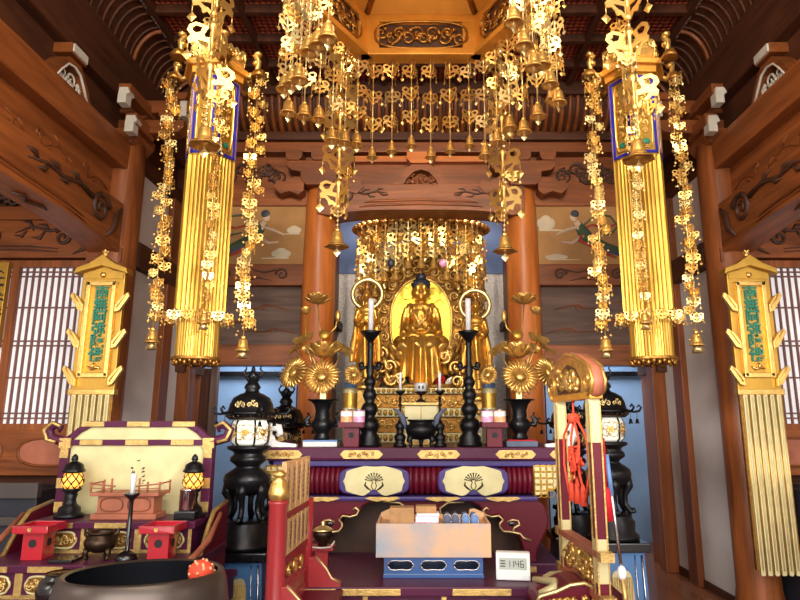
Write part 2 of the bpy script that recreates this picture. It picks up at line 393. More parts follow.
# long side beams
def side_beams(sx):
    def bx(x0, x1, y0, y1, z0, z1, n, m, bev=.012):
        mb = MB(); mb.box(min(sx*x0,sx*x1), max(sx*x0,sx*x1), y0, y1, z0, z1); return struct(mb, n, m, bev)
    bx(2.64, 3.0, 1.0, 6.7, 4.28, 4.76, 'trim_top_beam', 'dark_y')
    bx(2.74, 2.86, 1.0, 6.7, 3.86, 4.3, 'trim_upper_panel', 'dark_y')
    bx(2.58, 2.92, 1.0, 5.3, 3.66, 3.92, 'trim_long_beam', 'wood_y')
    bx(2.66, 2.86, 5.2, 6.8, 3.62, 4.0, 'trim_far_beam', 'dark_y')
    bx(2.70, 2.82, 1.0, 5.2, 3.28, 3.68, 'trim_small_wall', 'wood_y')
    # rainbow beam with arched soffit and carved scroll
    mb = MB()
    top = [(1.0+i*.35, 3.34) for i in range(12)]+[(5.0,3.34)]
    def soff(y): t = (y-3.0)/2.0; return 2.90+.10*max(0., 1-abs(t)**4)
    bot = [(5.0-i*.2, soff(5.0-i*.2)) for i in range(21)]
    mb.prism(top+bot, sx*2.58, sx*2.84, 'yz')
    rb = struct(mb, 'trim_rainbow_beam', 'wood_y', .008)
    c = MB(); xx = sx*2.575
    c.tube(yz(spiral(4.62, 3.17, .13, 1.7, pi*.1, 1, 24), xx), [.024*(1-.02*i) for i in range(24)], 6)
    c.tube(yz([(4.95,3.28),(4.86,3.18),(4.83,3.06),(4.74,2.98)], xx), [.012,.03,.03,.01], 6)
    c.tube(yz([(4.48,3.22),(4.3,3.26),(4.1,3.22),(3.9,3.24),(3.7,3.2)], xx), [.024,.018,.016,.013,.006], 6)
    for yy, zz, a in ((4.3,3.3,.5),(4.18,3.2,-.6),(4.05,3.27,.5),(3.92,3.18,-.7),(3.8,3.26,.5)):
        c.tube(yz([(yy,3.23),(yy-.05,zz),(yy-.12,zz+.01*a)], xx), [.01,.022,.004], 6)
    c.build('carved_scroll', 'carve', rb)
    g = MB()
    for k in range(2):
        g.tube(yz([(4.45-k*.05,2.99+k*.035),(4.1,3.03+k*.03),(3.4,3.06+k*.03),(2.4,3.06+k*.03)], sx*2.578), [.004,.012,.012,.012], 6)
    g.build('carved_groove', 'mid_y', rb)
    s = MB(); zz = 2.985
    s.tube([(sx*2.7,4.15,zz),(sx*2.68,4.05,zz),(sx*2.74,3.95,zz),(sx*2.68,3.86,zz),(sx*2.73,3.78,zz)], [.006,.02,.014,.02,.004], 6)
    s.build('soffit_carving', 'carve', rb)
    # vine carved on the small wall
    c = MB(); xx = sx*2.697; g = random.Random(5)
    pts = [(4.9-.1*i, 3.44+.05*sin(i*1.1)) for i in range(14)]
    c.tube(yz(pts, xx), .006, 5)
    for i in range(2, 13):
        y, z = pts[i]; q = 1 if i % 2 else -1
        c.tube(yz([(y,z),(y-.03,z+q*.05),(y-.075,z+q*.07)], xx), [.004,.013,.003], 5)
        if i % 3 == 0: c.tube(yz(spiral(y-.05, z+q*.07, .04, 1.2, 0, 1, 10), xx), .008, 5)
    c.build('vine_carving', 'mid_y', struct(MB().box(min(sx*2.699,sx*2.72),max(sx*2.699,sx*2.72),1.2,5.0,3.31,3.64), 'trim_vine_panel', 'wood_y'))
    # frog-leg strut on the long beam
    t = thing('frog_leg_strut', ('left' if sx < 0 else 'right')+' wall frog-leg strut with white openwork carving, standing on the long side beam', 'strut', (sx*2.72, 4.15, 3.92), 'frog-leg struts of the side walls')
    b = MB()
    arch = [(-.30,0),(-.25,.03),(-.19,.13),(-.12,.215),(-.07,.25),(.07,.25),(.12,.215),(.19,.13),(.25,.03),(.30,0),(.20,0),(.15,.09),(.08,.18),(0,.2),(-.08,.18),(-.15,.09),(-.20,0)]
    b.M = Matrix.Translation((0,4.15,3.92)); b.prism(arch, sx*2.62, sx*2.74, 'yz'); b.M = None
    b.build('strut_frame', 'mid_y', t)
    w = MB(); w.M = Matrix.Translation((0,4.15,3.92))
    arabesque(w, -.15, .15, .01, .17, sx*2.66, 6, .011, 3, yz)
    w.tube(yz([(-.21,.01),(-.15,.1),(-.08,.185),(0,.205),(.08,.185),(.15,.1),(.21,.01)], sx*2.625), .011, 6)
    w.build('openwork_carving', 'shell', t)
    k = MB(); k.box(min(sx*2.6,sx*2.76),max(sx*2.6,sx*2.76),4.05,4.25,4.19,4.27); k.build('bearing_block', 'mid_y', t)
    k = MB(); k.box(min(sx*2.585,sx*2.6),max(sx*2.585,sx*2.6),4.06,4.24,4.2,4.265); k.build('white_block_end', 'shell', t)
    # main pillar
    p = MB(); p.lathe([(.19,0),(.18,.1),(.165,.2),(.165,3.7),(.15,3.95)], (sx*2.67,5.12,0), 28); struct(p, 'trim_pillar', 'pale_z' if False else 'wood_z')
    bx(2.56, 2.86, 4.98, 5.27, 2.82, 2.95, 'trim_pillar_collar', 'mid_x', .006)
    # bracket set on the pillar with white-painted ends
    t = thing('bracket_set', ('left' if sx < 0 else 'right')+' pillar bracket set of stacked blocks and arms with white-painted ends', 'bracket', (sx*2.67, 5.12, 3.95), 'bracket sets on the two main pillars')
    b = MB()
    def boat(cx, l, z0, h, y0, y1):
        pts = [(-l/2,h*.45),(-l/2,h),(l/2,h),(l/2,h*.45),(l/2-.05,h*.12),(l/2-.12,0),(-l/2+.12,0),(-l/2+.05,h*.12)]
        b.prism([(cx+u, z0+v) for u, v in pts], y0, y1, 'xz')
    b.prism([(sx*2.67-.17,3.98),(sx*2.67-.17,4.04),(sx*2.67+.17,4.04),(sx*2.67+.17,3.98),(sx*2.67+.11,3.9),(sx*2.67-.11,3.9)], 4.95, 5.29)
    boat(sx*2.55, .8, 4.04, .13, 5.05, 5.19)
    boat(sx*2.50, .95, 4.24, .12, 5.05, 5.19)
    b.build('bracket_arm', 'mid_x', t, .006)
    for (u, z) in ((2.30,4.17),(2.55,4.17),(2.20,4.36)):
        q = MB(); q.prism([(sx*u-.07,z+.03),(sx*u-.07,z+.07),(sx*u+.07,z+.07),(sx*u+.07,z+.03),(sx*u+.045,z),(sx*u-.045,z)], 5.03, 5.21); q.build('bearing_block', 'mid_x', t)
    e = MB()
    for (y, z, s_) in ((4.78,4.04,.075),(4.62,4.22,.07),):
        e.prism([(-.5*s_,0),(.5*s_,0),(.5*s_,1.1*s_),(.9*s_,1.3*s_),(.6*s_,2.0*s_),(-.4*s_,2.0*s_),(-.5*s_,1.1*s_)], y, y+.09, 'xz')
        k = len(e.v)-14
        e.v[k:] = [(x+sx*2.50, yy, zz+z-.12) for x, yy, zz in e.v[k:]]
    e.box(min(sx*2.13,sx*2.19),max(sx*2.13,sx*2.19),5.04,5.2,4.2,4.35)
    e.each('white_nose', 'shell', t)
    # arm towards the nave that carries the noses
    a = MB(); a.box(sx*2.5-.05,sx*2.5+.05,4.8,5.15,4.0,4.1); a.box(sx*2.5-.05,sx*2.5+.05,4.65,5.15,4.2,4.29); a.build('nose_arm', 'mid_y', t)
for sx in (-1, 1): side_beams(sx)

# plaster side walls behind the pillars, with posts and a tie rail
for sx, nm in ((-1,'left'),(1,'right')):
    mb = MB(); mb.box(min(sx*2.6,sx*2.72),max(sx*2.6,sx*2.72),5.2,7.0,0,3.75); struct(mb, 'wall_'+nm, 'plaster')
    for y in (6.02, 6.92):
        mb = MB(); mb.box(min(sx*2.54,sx*2.74),max(sx*2.54,sx*2.74),y-.1,y+.1,0,3.75); struct(mb, 'trim_post', 'mid_z', .008)
    mb = MB(); mb.box(min(sx*2.53,sx*2.76),max(sx*2.53,sx*2.76),5.25,6.9,2.84,3.08); struct(mb, 'trim_tie_rail', 'dark_y', .02)
    mb = MB(); mb.box(min(sx*2.585,sx*2.6),max(sx*2.585,sx*2.6),5.25,6.9,0,.07); struct(mb, 'baseboard_'+nm, 'dark_y', .004)

# ---------------------------------------------------------------- side bays with shoji
def bay(sx, nm, n):
    Y = 5.1; x0, x1 = 2.70, 4.6
    def B(a, b, y0, y1, z0, z1): return MB().box(min(sx*a,sx*b),max(sx*a,sx*b),y0,y1,z0,z1)
    struct(B(2.78, 4.6, Y+.08, Y+.16, 0, 4.3), 'wall_bay_'+nm, 'dark_x')
    struct(B(4.6, 4.7, -1, Y+.2, 0, 4.3), 'wall_outer_'+nm, 'plaster')
    struct(B(2.86, 4.7, -1, Y+.2, 3.6, 3.7), 'ceiling_bay_'+nm, 'mid_y')
    w = thing('window_%d' % n, None, None, (sx*3.4, Y, 1.43)); w['kind'] = 'structure'
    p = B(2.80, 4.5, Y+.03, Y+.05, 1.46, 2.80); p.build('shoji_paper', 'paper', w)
    f = MB()
    for (a, b, z0, z1) in ((2.76,4.55,2.80,2.86),(2.76,4.55,1.42,1.47)): 
        f.box(min(sx*a,sx*b),max(sx*a,sx*b),Y-.02,Y+.07,z0,z1)
    for a in (2.76, 3.48, 4.2):
        f.box(min(sx*a,sx*(a+.06)),max(sx*a,sx*(a+.06)),Y-.018,Y+.068,1.42,2.86)
    f.build('shoji_frame', 'wood_z', w)
    s = MB(); nx = 31
    for i in range(nx):
        xx = 2.85+i*.0575
        s.box(min(sx*xx,sx*(xx+.013)),max(sx*xx,sx*(xx+.013)),Y+.008,Y+.034,1.46,2.82)
    for z in (2.765,2.725,2.45,2.16,2.12,1.85,1.555,1.515):
        s.box(min(sx*2.8,sx*4.5),max(sx*2.8,sx*4.5),Y+.012,Y+.03,z-.006,z+.006)
    s.build('shoji_lattice', 'slat', w)
    # carved transom beam above
    t = struct(B(2.76,4.6,Y-.04,Y+.1,2.88,3.22), 'trim_transom', 'wood_x', .01)
    c = MB(); y = Y-.045
    for k in range(3):
        ox = 3.12+k*.62
        c.tube(xz([(sx*u,v) for u,v in spiral(ox, 3.06, .085, 1.5, pi*.2, 1, 20)], y), [.02*(1-.025*i) for i in range(20)], 6)
        c.tube(xz([(sx*(ox-.05),3.15),(sx*(ox+.12),3.12),(sx*(ox+.28),3.16),(sx*(ox+.42),3.1)], y), [.008,.016,.014,.004], 6)
        for (u, v) in ((.16,3.17),(.2,3.05),(.3,3.2),(.36,3.07)):
            c.tube(xz([(sx*(ox+u-.04),3.12),(sx*(ox+u),v),(sx*(ox+u+.07),v+.01)], y), [.006,.018,.003], 6)
    c.tube(xz([(sx*2.8,3.12),(sx*2.86,3.06),(sx*2.92,2.96),(sx*3.02,2.91)], y), [.006,.026,.022,.004], 6)
    for q in range(2): c.tube(xz([(sx*3.15,2.93+q*.03),(sx*3.4,2.95+q*.03),(sx*4.0,2.95+q*.03),(sx*4.5,2.93)], y), [.004,.009,.009,.004], 6)
    c.build('scroll_carving', 'carve', t)
    u = struct(B(2.78,4.6,Y-.06,Y+.12,3.22,3.34), 'trim_upper_rail', 'mid_x', .01)
    g = MB(); arabesque(g, sx*2.9 if sx>0 else sx*4.5, sx*4.5 if sx>0 else sx*2.9, 3.36, 3.58, Y+.05, 12, .02, 8); 
    struct(g, 'trim_fretwork_'+nm, 'carve')
    # board below the shoji with a carved lobed panel
    k = struct(B(2.74,4.6,Y-.03,Y+.1,1.06,1.42), 'trim_dado', 'wood_x', .006)
    c = MB()
    for j in range(3):
        ox = sx*(3.02+.66*j); m_ = mokko(.52, .22, 2, 48, .1)
        c.tube([(ox+a, Y-.034, 1.245+b) for a, b in m_], .011, 6, True)
    c.build('carved_moulding', 'mid_x', k)
    c = MB()
    for j in range(3):
        ox = sx*(3.02+.66*j); m_ = mokko(.5, .2, 2, 48, .1)
        c.prism([(ox+a, 1.245+b) for a, b in m_], Y-.033, Y-.02)
    c.build('sunk_panel', 'redwood', k)
    # dark raised platform front under it
    struct(B(2.5,4.6,4.55,Y+.1,0,1.03) if False else B(2.86,4.6,4.7,Y+.1,.0,.98), 'trim_platform_'+nm, 'navy', .01)
    struct(B(2.84,4.6,4.66,4.72,.74,.80), 'trim_platform_rail', 'greyrail', .006)
    struct(B(2.84,4.6,4.66,4.72,.93,1.04), 'trim_platform_edge', 'greyrail', .006)
bay(-1, 'left', 1); bay(1, 'right', 2)

# ---------------------------------------------------------------- back wall of the altar room
YB = 6.5
for sx in (-1, 1):
    p = MB(); p.lathe([(.20,0),(.185,.12),(.18,1.0),(.18,3.2),(.165,3.9),(.15,4.1)], (sx*1.13,YB,0), 32); struct(p, 'trim_inner_pillar', 'pale_z')
# rainbow beam between the inner pillars
mb = MB()
pts = [(-1.14,4.06),(1.14,4.06),(1.14,3.72)]+[(1.0-.1*i, 3.70+.06*(1-abs(1.0-.1*i)**4)) for i in range(21)]+[(-1.14,3.72)]
mb.prism(pts, YB-.2, YB+.14); kb = struct(mb, 'trim_altar_beam', 'wood_x', .008)
c = MB(); y = YB-.204
for s_ in (-1, 1):
    c.tube(xz(spiral(s_*.82, 3.92, .085, 1.6, 0, s_, 20), y), [.017*(1-.025*i) for i in range(20)], 6)
    c.tube(xz([(s_*.74,3.97),(s_*.62,3.94),(s_*.5,3.97),(s_*.36,3.95)], y), [.012,.012,.01,.003], 6)
    for (u, v) in ((.62,3.99),(.56,3.91),(.47,4.0),(.42,3.93)): c.tube(xz([(s_*(u+.04),3.95),(s_*u,v),(s_*(u-.06),v)], y), [.004,.013,.003], 6)
c.build('scroll_carving', 'carve', kb)
c = MB()
for q in range(2): c.tube(xz([(-.68+q*.05,3.79+.05*q),(-.5,3.815+.045*q),(0,3.83+.045*q),(.5,3.815+.045*q),(.68-q*.05,3.79+.05*q)], y), [.004,.016,.016,.016,.004], 6)
c.build('carved_groove', 'wood_x', kb)
pn = struct(MB().box(-2.6,2.6,YB-.02,YB+.12,4.05,4.5), 'wall_back_upper', 'mid_x')
struct(MB().box(-1.05,1.05,YB-.1,YB,4.37,4.44), 'trim_purlin', 'pale_x', .008)
t = thing('frog_leg_strut', 'central frog-leg strut with openwork leaves above the altar beam', 'strut', (0,YB-.1,4.06))
b = MB(); arch = [(-.36,4.06),(-.3,4.08),(-.24,4.16),(-.17,4.26),(-.1,4.31),(.1,4.31),(.17,4.26),(.24,4.16),(.3,4.08),(.36,4.06),(.2,4.06),(.16,4.14),(.09,4.22),(0,4.25),(-.09,4.22),(-.16,4.14),(-.2,4.06)]
b.prism(arch, YB-.16, YB-.04); b.build('strut_frame', 'wood_x', t)
c = MB(); arabesque(c, -.17, .17, 4.07, 4.22, YB-.12, 7, .012, 4); c.build('openwork_carving', 'wood_x', t)
c = MB(); c.prism([(-.16,4.37),(-.16,4.44),(.16,4.44),(.16,4.37),(.11,4.31),(-.11,4.31)], YB-.2, YB-.03); c.build('bearing_block', 'pale_x', t)
# bands above: dark beam, ribbed cove frieze, ceiling rim
struct(MB().box(-2.7,2.7,YB-.16,YB+.1,4.46,4.58), 'trim_frieze_beam', 'mid_x', .01)
struct(MB().box(-2.7,2.7,YB-.22,YB+.1,4.58,4.68), 'trim_frieze_sill', 'dark_x', .01)
fr = MB(); n = 6; prof = [(YB-.1-.33*sin(i/n*pi/2), 5.06-.38*cos(i/n*pi/2)) for i in range(n+1)]
for i in range(n):
    (ya,za),(yb,zb) = prof[i], prof[i+1]
    fr.add([(-2.6,ya,za),(2.6,ya,za),(2.6,yb,zb),(-2.6,yb,zb)], [(0,1,2,3)], True)
fz = struct(fr, 'trim_frieze', 'dark_z')
fr = MB()
for i in range(62):
    x = -2.56+i*.084
    fr.tube([(x, y_-.012, z_-.012) for y_, z_ in prof], .027, 6)
fr.build('frieze_rib', 'mid_z', fz)
fr = MB()
for i in range(-4, 5): fr.tube([(i*.62+.31, y_-.03, z_-.02) for y_, z_ in prof], .03, 6)
fr.build('main_rib', 'mid_z', fz)
struct(MB().box(-2.6,2.6,6.0,6.14,4.98,5.12), 'trim_ceiling_edge', 'dark_x', .01)
# brackets on the inner pillars
for sx in (-1, 1):
    t = thing('bracket_set', ('left' if sx < 0 else 'right')+' inner pillar bracket with boat-shaped arm and carved cloud ends under the frieze', 'bracket', (sx*1.13,YB,4.1), 'bracket sets on the two inner pillars')
    b = MB(); cx = sx*1.13
    b.prism([(cx-.2,4.12),(cx-.2,4.2),(cx+.2,4.2),(cx+.2,4.12),(cx+.14,4.04),(cx-.14,4.04)], YB-.24, YB+.1)
    def boat(l, z0, h, y0, y1):
        pts = [(-l/2,h*.5),(-l/2,h),(l/2,h),(l/2,h*.5),(l/2-.05,h*.15),(l/2-.14,0),(-l/2+.14,0),(-l/2+.05,h*.15)]
        b.prism([(cx+u, z0+v) for u, v in pts], y0, y1)
    boat(.72, 4.2, .13, YB-.22, YB-.02)
    b.build('bracket_arm', 'mid_x', t, .006)
    for u in (-.28, 0, .28):
        q = MB(); q.prism([(cx+u-.09,4.37),(cx+u-.09,4.44),(cx+u+.09,4.44),(cx+u+.09,4.37),(cx+u+.06,4.33),(cx+u-.06,4.33)], YB-.24, YB); q.build('bearing_block', 'mid_x', t)
    # carved cloud nose towards the side
    q = MB(); 
    for s_ in (-1, 1):
        q.prism([(cx+s_*.16,3.98),(cx+s_*.22,3.93),(cx+s_*.32,3.97),(cx+s_*.42,3.94),(cx+s_*.5,4.02),(cx+s_*.46,4.1),(cx+s_*.36,4.08),(cx+s_*.28,4.14),(cx+s_*.16,4.14)], YB-.22, YB-.06)
    q.each('cloud_nose', 'wood_x', t, .006)
    # carvings on the upper back wall to the sides
    c = MB()
    for s2 in range(2): arabesque(c, sx*1.9-.35+s2*.0, sx*1.9+.35, 4.12, 4.4, YB-.03, 5, .018, 6+s2)
    c.build('carved_vine', 'carve', pn)
# side transoms: painting, carved beam, cloud panel, lintel, door posts
for sx, nm in ((-1,'left'),(1,'right')):
    def B(a, b, y0, y1, z0, z1): return MB().box(min(sx*a,sx*b),max(sx*a,sx*b),y0,y1,z0,z1)
    struct(B(1.2,2.62,YB-.06,YB+.14,3.86,4.06), 'trim_painting_head', 'wood_x', .01)
    bb = struct(B(1.2,2.62,YB-.08,YB+.14,2.94,3.18), 'trim_carved_beam', 'mid_x', .012)
    c = MB()
    for k in range(2):
        ox = sx*(1.52+.62*k)
        c.tube(xz(spiral(ox, 3.06, .07, 1.5, 0, sx, 18), YB-.083), [.014*(1-.02*i) for i in range(18)], 6)
        c.tube(xz([(ox+sx*.06,3.11),(ox+sx*.2,3.08),(ox+sx*.34,3.12)], YB-.083), [.01,.01,.003], 6)
        c.tube(xz([(ox+sx*.1,2.99),(ox+sx*.25,3.02),(ox+sx*.4,2.99)], YB-.083), [.003,.01,.003], 6)
    c.build('scroll_carving', 'carve', bb)
    cp = struct(B(1.2,2.62,YB+.02,YB+.1,2.28,2.95), 'trim_cloud_panel', 'grey_x')
    c = MB()
    for (u, v, l) in ((1.45,2.42,.5),(1.9,2.5,.6),(1.55,2.68,.5),(2.2,2.75,.5)):
        c.tube(xz([(sx*(u-.1),v),(sx*u,v+.03),(sx*(u+l*.3),v+.06),(sx*(u+l*.5),v+.02),(sx*(u+l),v+.03)], YB+.018), [.003,.009,.01,.009,.003], 6)
        c.tube(xz(spiral(sx*(u+l*.35), v+.03, .045, 1.1, 0, 1, 12), YB+.018), .007, 6)
    c.build('cloud_relief', 'mid_x', cp)
    struct(B(1.2,2.62,YB-.08,YB+.14,2.07,2.29), 'trim_lintel', 'wood_x', .01)
    struct(B(2.46,2.6,YB-.04,YB+.12,0,2.07), 'trim_door_post', 'mid_z', .008)
    struct(B(1.27,1.34,YB+.05,YB+.14,0,2.07), 'trim_door_post', 'dark_z', .008)
    # room behind the door opening
    struct(B(1.0,3.2,8.0,8.1,0,3.0), 'wall_rear_'+nm, 'bluewall')
    rr = B(1.0,3.2,7.9,7.98,2.06,2.12); struct(rr, 'trim_rear_rail', 'blacklac')
    struct(B(3.1,3.2,7.0,8.1,0,3.0), 'wall_rear_side_'+nm, 'plaster')
    struct(B(1.0,3.2,6.66,8.1,2.6,2.7), 'ceiling_rear_'+nm, 'dark_x')
    if sx < 0:
        struct(B(2.38,2.46,7.1,7.18,0,2.6), 'trim_rear_post', 'grey_z', .006)
        struct(B(2.46,2.75,7.2,7.25,0,2.1), 'trim_rear_opening', 'dark_z')
for sx in (-1, 1):
    struct(MB().box(min(sx*2.5,sx*2.8),max(sx*2.5,sx*2.8),YB-.1,YB+.5,2.0,4.6), 'trim_corner', 'dark_z')
# alcove behind the statue
struct(MB().box(-1.2,1.2,7.62,7.7,0,3.36), 'wall_back', 'brocade')
struct(MB().box(-1.2,1.2,7.60,7.7,3.36,4.1), 'wall_back_top', 'wallshade')
for sx in (-1, 1):
    mb = MB(); mb.box(min(sx*1.06,sx*1.16),max(sx*1.06,sx*1.16),6.6,7.7,0,4.1); struct(mb, 'wall_alcove_'+('left' if sx < 0 else 'right'), 'mid_z')
struct(MB().box(-1.2,1.2,6.6,7.7,4.1,4.16), 'ceiling_alcove', 'dark_x')

# heavenly maidens on the transom panels: flat paintings
def painting(sx, label):
    x0 = min(sx*1.28, sx*2.5); t = thing('mural', label, 'painting', (sx*1.89, YB-.02, 3.18))
    MB().box(x0, x0+1.22, YB-.03, YB+.05, 3.18, 3.86).build('painted_panel', 'mural', t)
    y = YB-.033; q = YB-.036
    def fl(pts, name, m, dy=0): MB().prism(pts, y-dy-.003, y-dy).build(name, m, t)
    def S(u, v): return (sx*u, v)
    def cl(cx, cz, w, h):
        b = MB()
        for (u, v, r) in ((-.3,0,.34),(0,.12,.42),(.3,0,.34),(.05,-.1,.4)): b.ell((sx*cx+u*w, y, cz+v*h), (r*w, .003, r*h), 16, 8)
        b.prism([S(cx-w*.5,cz-h*.3),S(cx+w*1.3,cz-h*.42),S(cx+w*1.3,cz-h*.5),S(cx-w*.5,cz-h*.5)], y-.0025, y)
        b.build('painted_cloud', 'faint', t)
    if sx < 0: cl(1.42, 3.58, .13, .1); cl(1.55, 3.31, .17, .12)
    else: cl(1.40, 3.66, .16, .18); cl(1.5, 3.27, .2, .07)
    fx = 1.78 if sx < 0 else 1.76
    def tb(pts, w, name, m, k=0): MB().tube([(sx*a, q-.002-k*.002, b) for a, b in pts], w, 6, flat=.15).build(name, m, t)
    tb([(fx-.02,3.66),(fx+.05,3.56),(fx+.12,3.46),(fx+.3,3.38),(fx+.5,3.34)], [.05,.075,.08,.06,.02], 'painted_skirt', 'murgreen', 0)
    tb([(fx-.03,3.68),(fx+.02,3.6),(fx+.06,3.5)], [.035,.05,.05], 'painted_torso', 'skin', 1)
    tb([(fx,3.62),(fx-.13,3.58),(fx-.26,3.52)], [.022,.02,.014], 'painted_arm', 'skin', 2)
    tb([(fx+.02,3.5),(fx-.08,3.43),(fx-.2,3.44)], [.024,.02,.012], 'painted_arm', 'skin', 2)
    MB().ell((sx*(fx-.05), q-.003, 3.73), (.04,.006,.05)).build('painted_face', 'skin', t)
    MB().ell((sx*(fx-.035), q-.006, 3.77), (.048,.006,.045)).build('painted_hair', 'hair', t)
    tb([(fx+.05,3.56),(fx+.0,3.46),(fx+.12,3.40),(fx+.26,3.32),(fx+.4,3.26)], [.02,.024,.022,.024,.01], 'painted_sash', 'murred', 3)
    tb([(fx+.1,3.5),(fx+.25,3.36),(fx+.42,3.3),(fx+.6,3.29)], [.012,.022,.022,.008], 'painted_sash', 'murblue', 3)
    tb([(fx+.04,3.62),(fx+.2,3.76),(fx+.36,3.74),(fx+.44,3.62),(fx+.34,3.52),(fx+.22,3.55)], [.01,.014,.014,.014,.014,.006], 'painted_scarf', 'murgreen', 3)
    tb([(fx+.0,3.58),(fx+.16,3.64),(fx+.3,3.6),(fx+.5,3.68),(fx+.62,3.64)], [.012,.016,.016,.014,.006], 'painted_scarf', 'murred', 2)
painting(-1, 'left transom painting of a flying celestial maiden among white clouds')
painting(1, 'right transom painting of a flying celestial maiden with trailing scarves and cloud')
# =================================================================== gilt hanging ornaments
def plate_mesh(s=1., ext=.0016):
    outer = [(.0,.52),(.10,.44),(.14,.30),(.27,.36),(.42,.40),(.58,.30),(.62,.14),(.52,.02),(.60,-.08),(.56,-.22),(.42,-.20),(.34,-.30),(.30,-.44),(.18,-.40),(.08,-.54),(.0,-.58)]
    h1 = [(.25,.27),(.41,.30),(.49,.23),(.49,.15),(.41,.09),(.29,.13)]; h2 = [(.06,.32),(.12,.24),(.20,.07),(.18,.0),(.06,-.01)]; h3 = [(.08,-.15),(.24,-.12),(.38,-.10),(.3,-.2),(.24,-.26),(.17,-.28),(.08,-.38)]
    sc = lambda L: [(a*s, b*s) for a, b in L]
    return from_curve([sc(outer), sc(h1), sc(h2), sc(h3)], ext)
PL = plate_mesh(.1)
def orn(size=1., plates=3, dangle=True, a0=0.):
    """filigree ornament round a rod: upright cut-out plates and lozenge drops"""
    mb = MB()
    for k in range(plates):
        R_ = Matrix.Rotation(a0+2*pi*k/plates, 4, 'Z')
        mb.mesh(PL, R_ @ Matrix.Scale(size, 4))
        if dangle:
            x = .058*size; z = -.012*size
            mb.M = R_
            mb.tube([(x,0,z),(x,0,z-.028*size)], .0016*size, 4)
            q = .013*size; zz = z-.042*size
            mb.add([(x-q,0,zz),(x,0,zz-q*1.15),(x+q,0,zz),(x,0,zz+q*1.15),(x,.003,zz),(x,-.003,zz)], [(0,1,4),(1,2,4),(2,3,4),(3,0,4),(1,0,5),(2,1,5),(3,2,5),(0,3,5)])
            mb.M = None
    mb.lathe([(.0,.05*size),(.01*size,.045*size),(.012*size,.03*size),(.006*size,.02*size),(.006*size,-.04*size),(.011*size,-.05*size),(0,-.06*size)], seg=8)
    return mb
def bell(size=1.):
    b = MB(); b.lathe([(.0,0),(.012,-.002),(.016,-.012),(.010,-.018),(.022,-.022),(.030,-.034),(.033,-.07),(.037,-.085),(.050,-.098),(.050,-.104),(.034,-.10),(.030,-.06),(0,-.04)], seg=16)
    b.v = [tuple(q*size for q in v) for v in b.v]; return b
def drop(size=1.):
    b = MB(); b.tube([(0,0,-.05*size),(0,0,-.118*size)], .0022*size, 4)
    q = .02*size; z = -.135*size
    b.add([(-q,0,z),(0,0,z-q*1.2),(q,0,z),(0,0,z+q*1.2),(0,.005,z),(0,-.005,z)], [(0,1,4),(1,2,4),(2,3,4),(3,0,4),(1,0,5),(2,1,5),(3,2,5),(0,3,5)])
    return b
ORN = [orn(1., 3, True, .3*k).me('ornament', 'gold' if k < 2 else 'brass') for k in range(3)]
ORNS = [orn(.62, 4, True, .4*k).me('ornament', ('gold','gold2','brass')[k]) for k in range(3)]
BELL = bell().me('bell', 'gold2'); DROP = drop().me('drop', 'brass')
def ordinal(i): return ['first','second','third','fourth','fifth','sixth','seventh','eighth','ninth','tenth','eleventh','twelfth','thirteenth','fourteenth','fifteenth','sixteenth','seventeenth','eighteenth','nineteenth','twentieth'][i]
def child(name, me, parent, loc=(0,0,0), rz=0., s=1., label=None):
    o = put(name, me, parent, label); o.location = loc; o.rotation_euler = (0,0,rz); o.scale = (s,s,s); return o
def strand(label, loc, group, n=3, sp=.135, s=1., bs=1., top=.06, bell_on=True, seed=0, cat='pendant', name='pendant_strand', om=None):
    g = random.Random(seed); t = thing(name, label, cat, loc, group)
    L = top+n*sp
    r = MB(); r.tube([(0,0,0),(0,0,-L)], .0035*max(.7,s), 5); o = put('rod', r.me('rod', 'brass'), t)
    for i in range(n):
        child('ornament', (om or ORN)[g.randrange(3)], t, (0,0,-top-i*sp-.02), g.uniform(0,2.1), s*g.uniform(.94,1.04))
    if bell_on:
        b = child('bell', BELL, t, (0,0,-L+.01), g.uniform(0,1), bs); child('bell_drop', DROP, b)
    return t
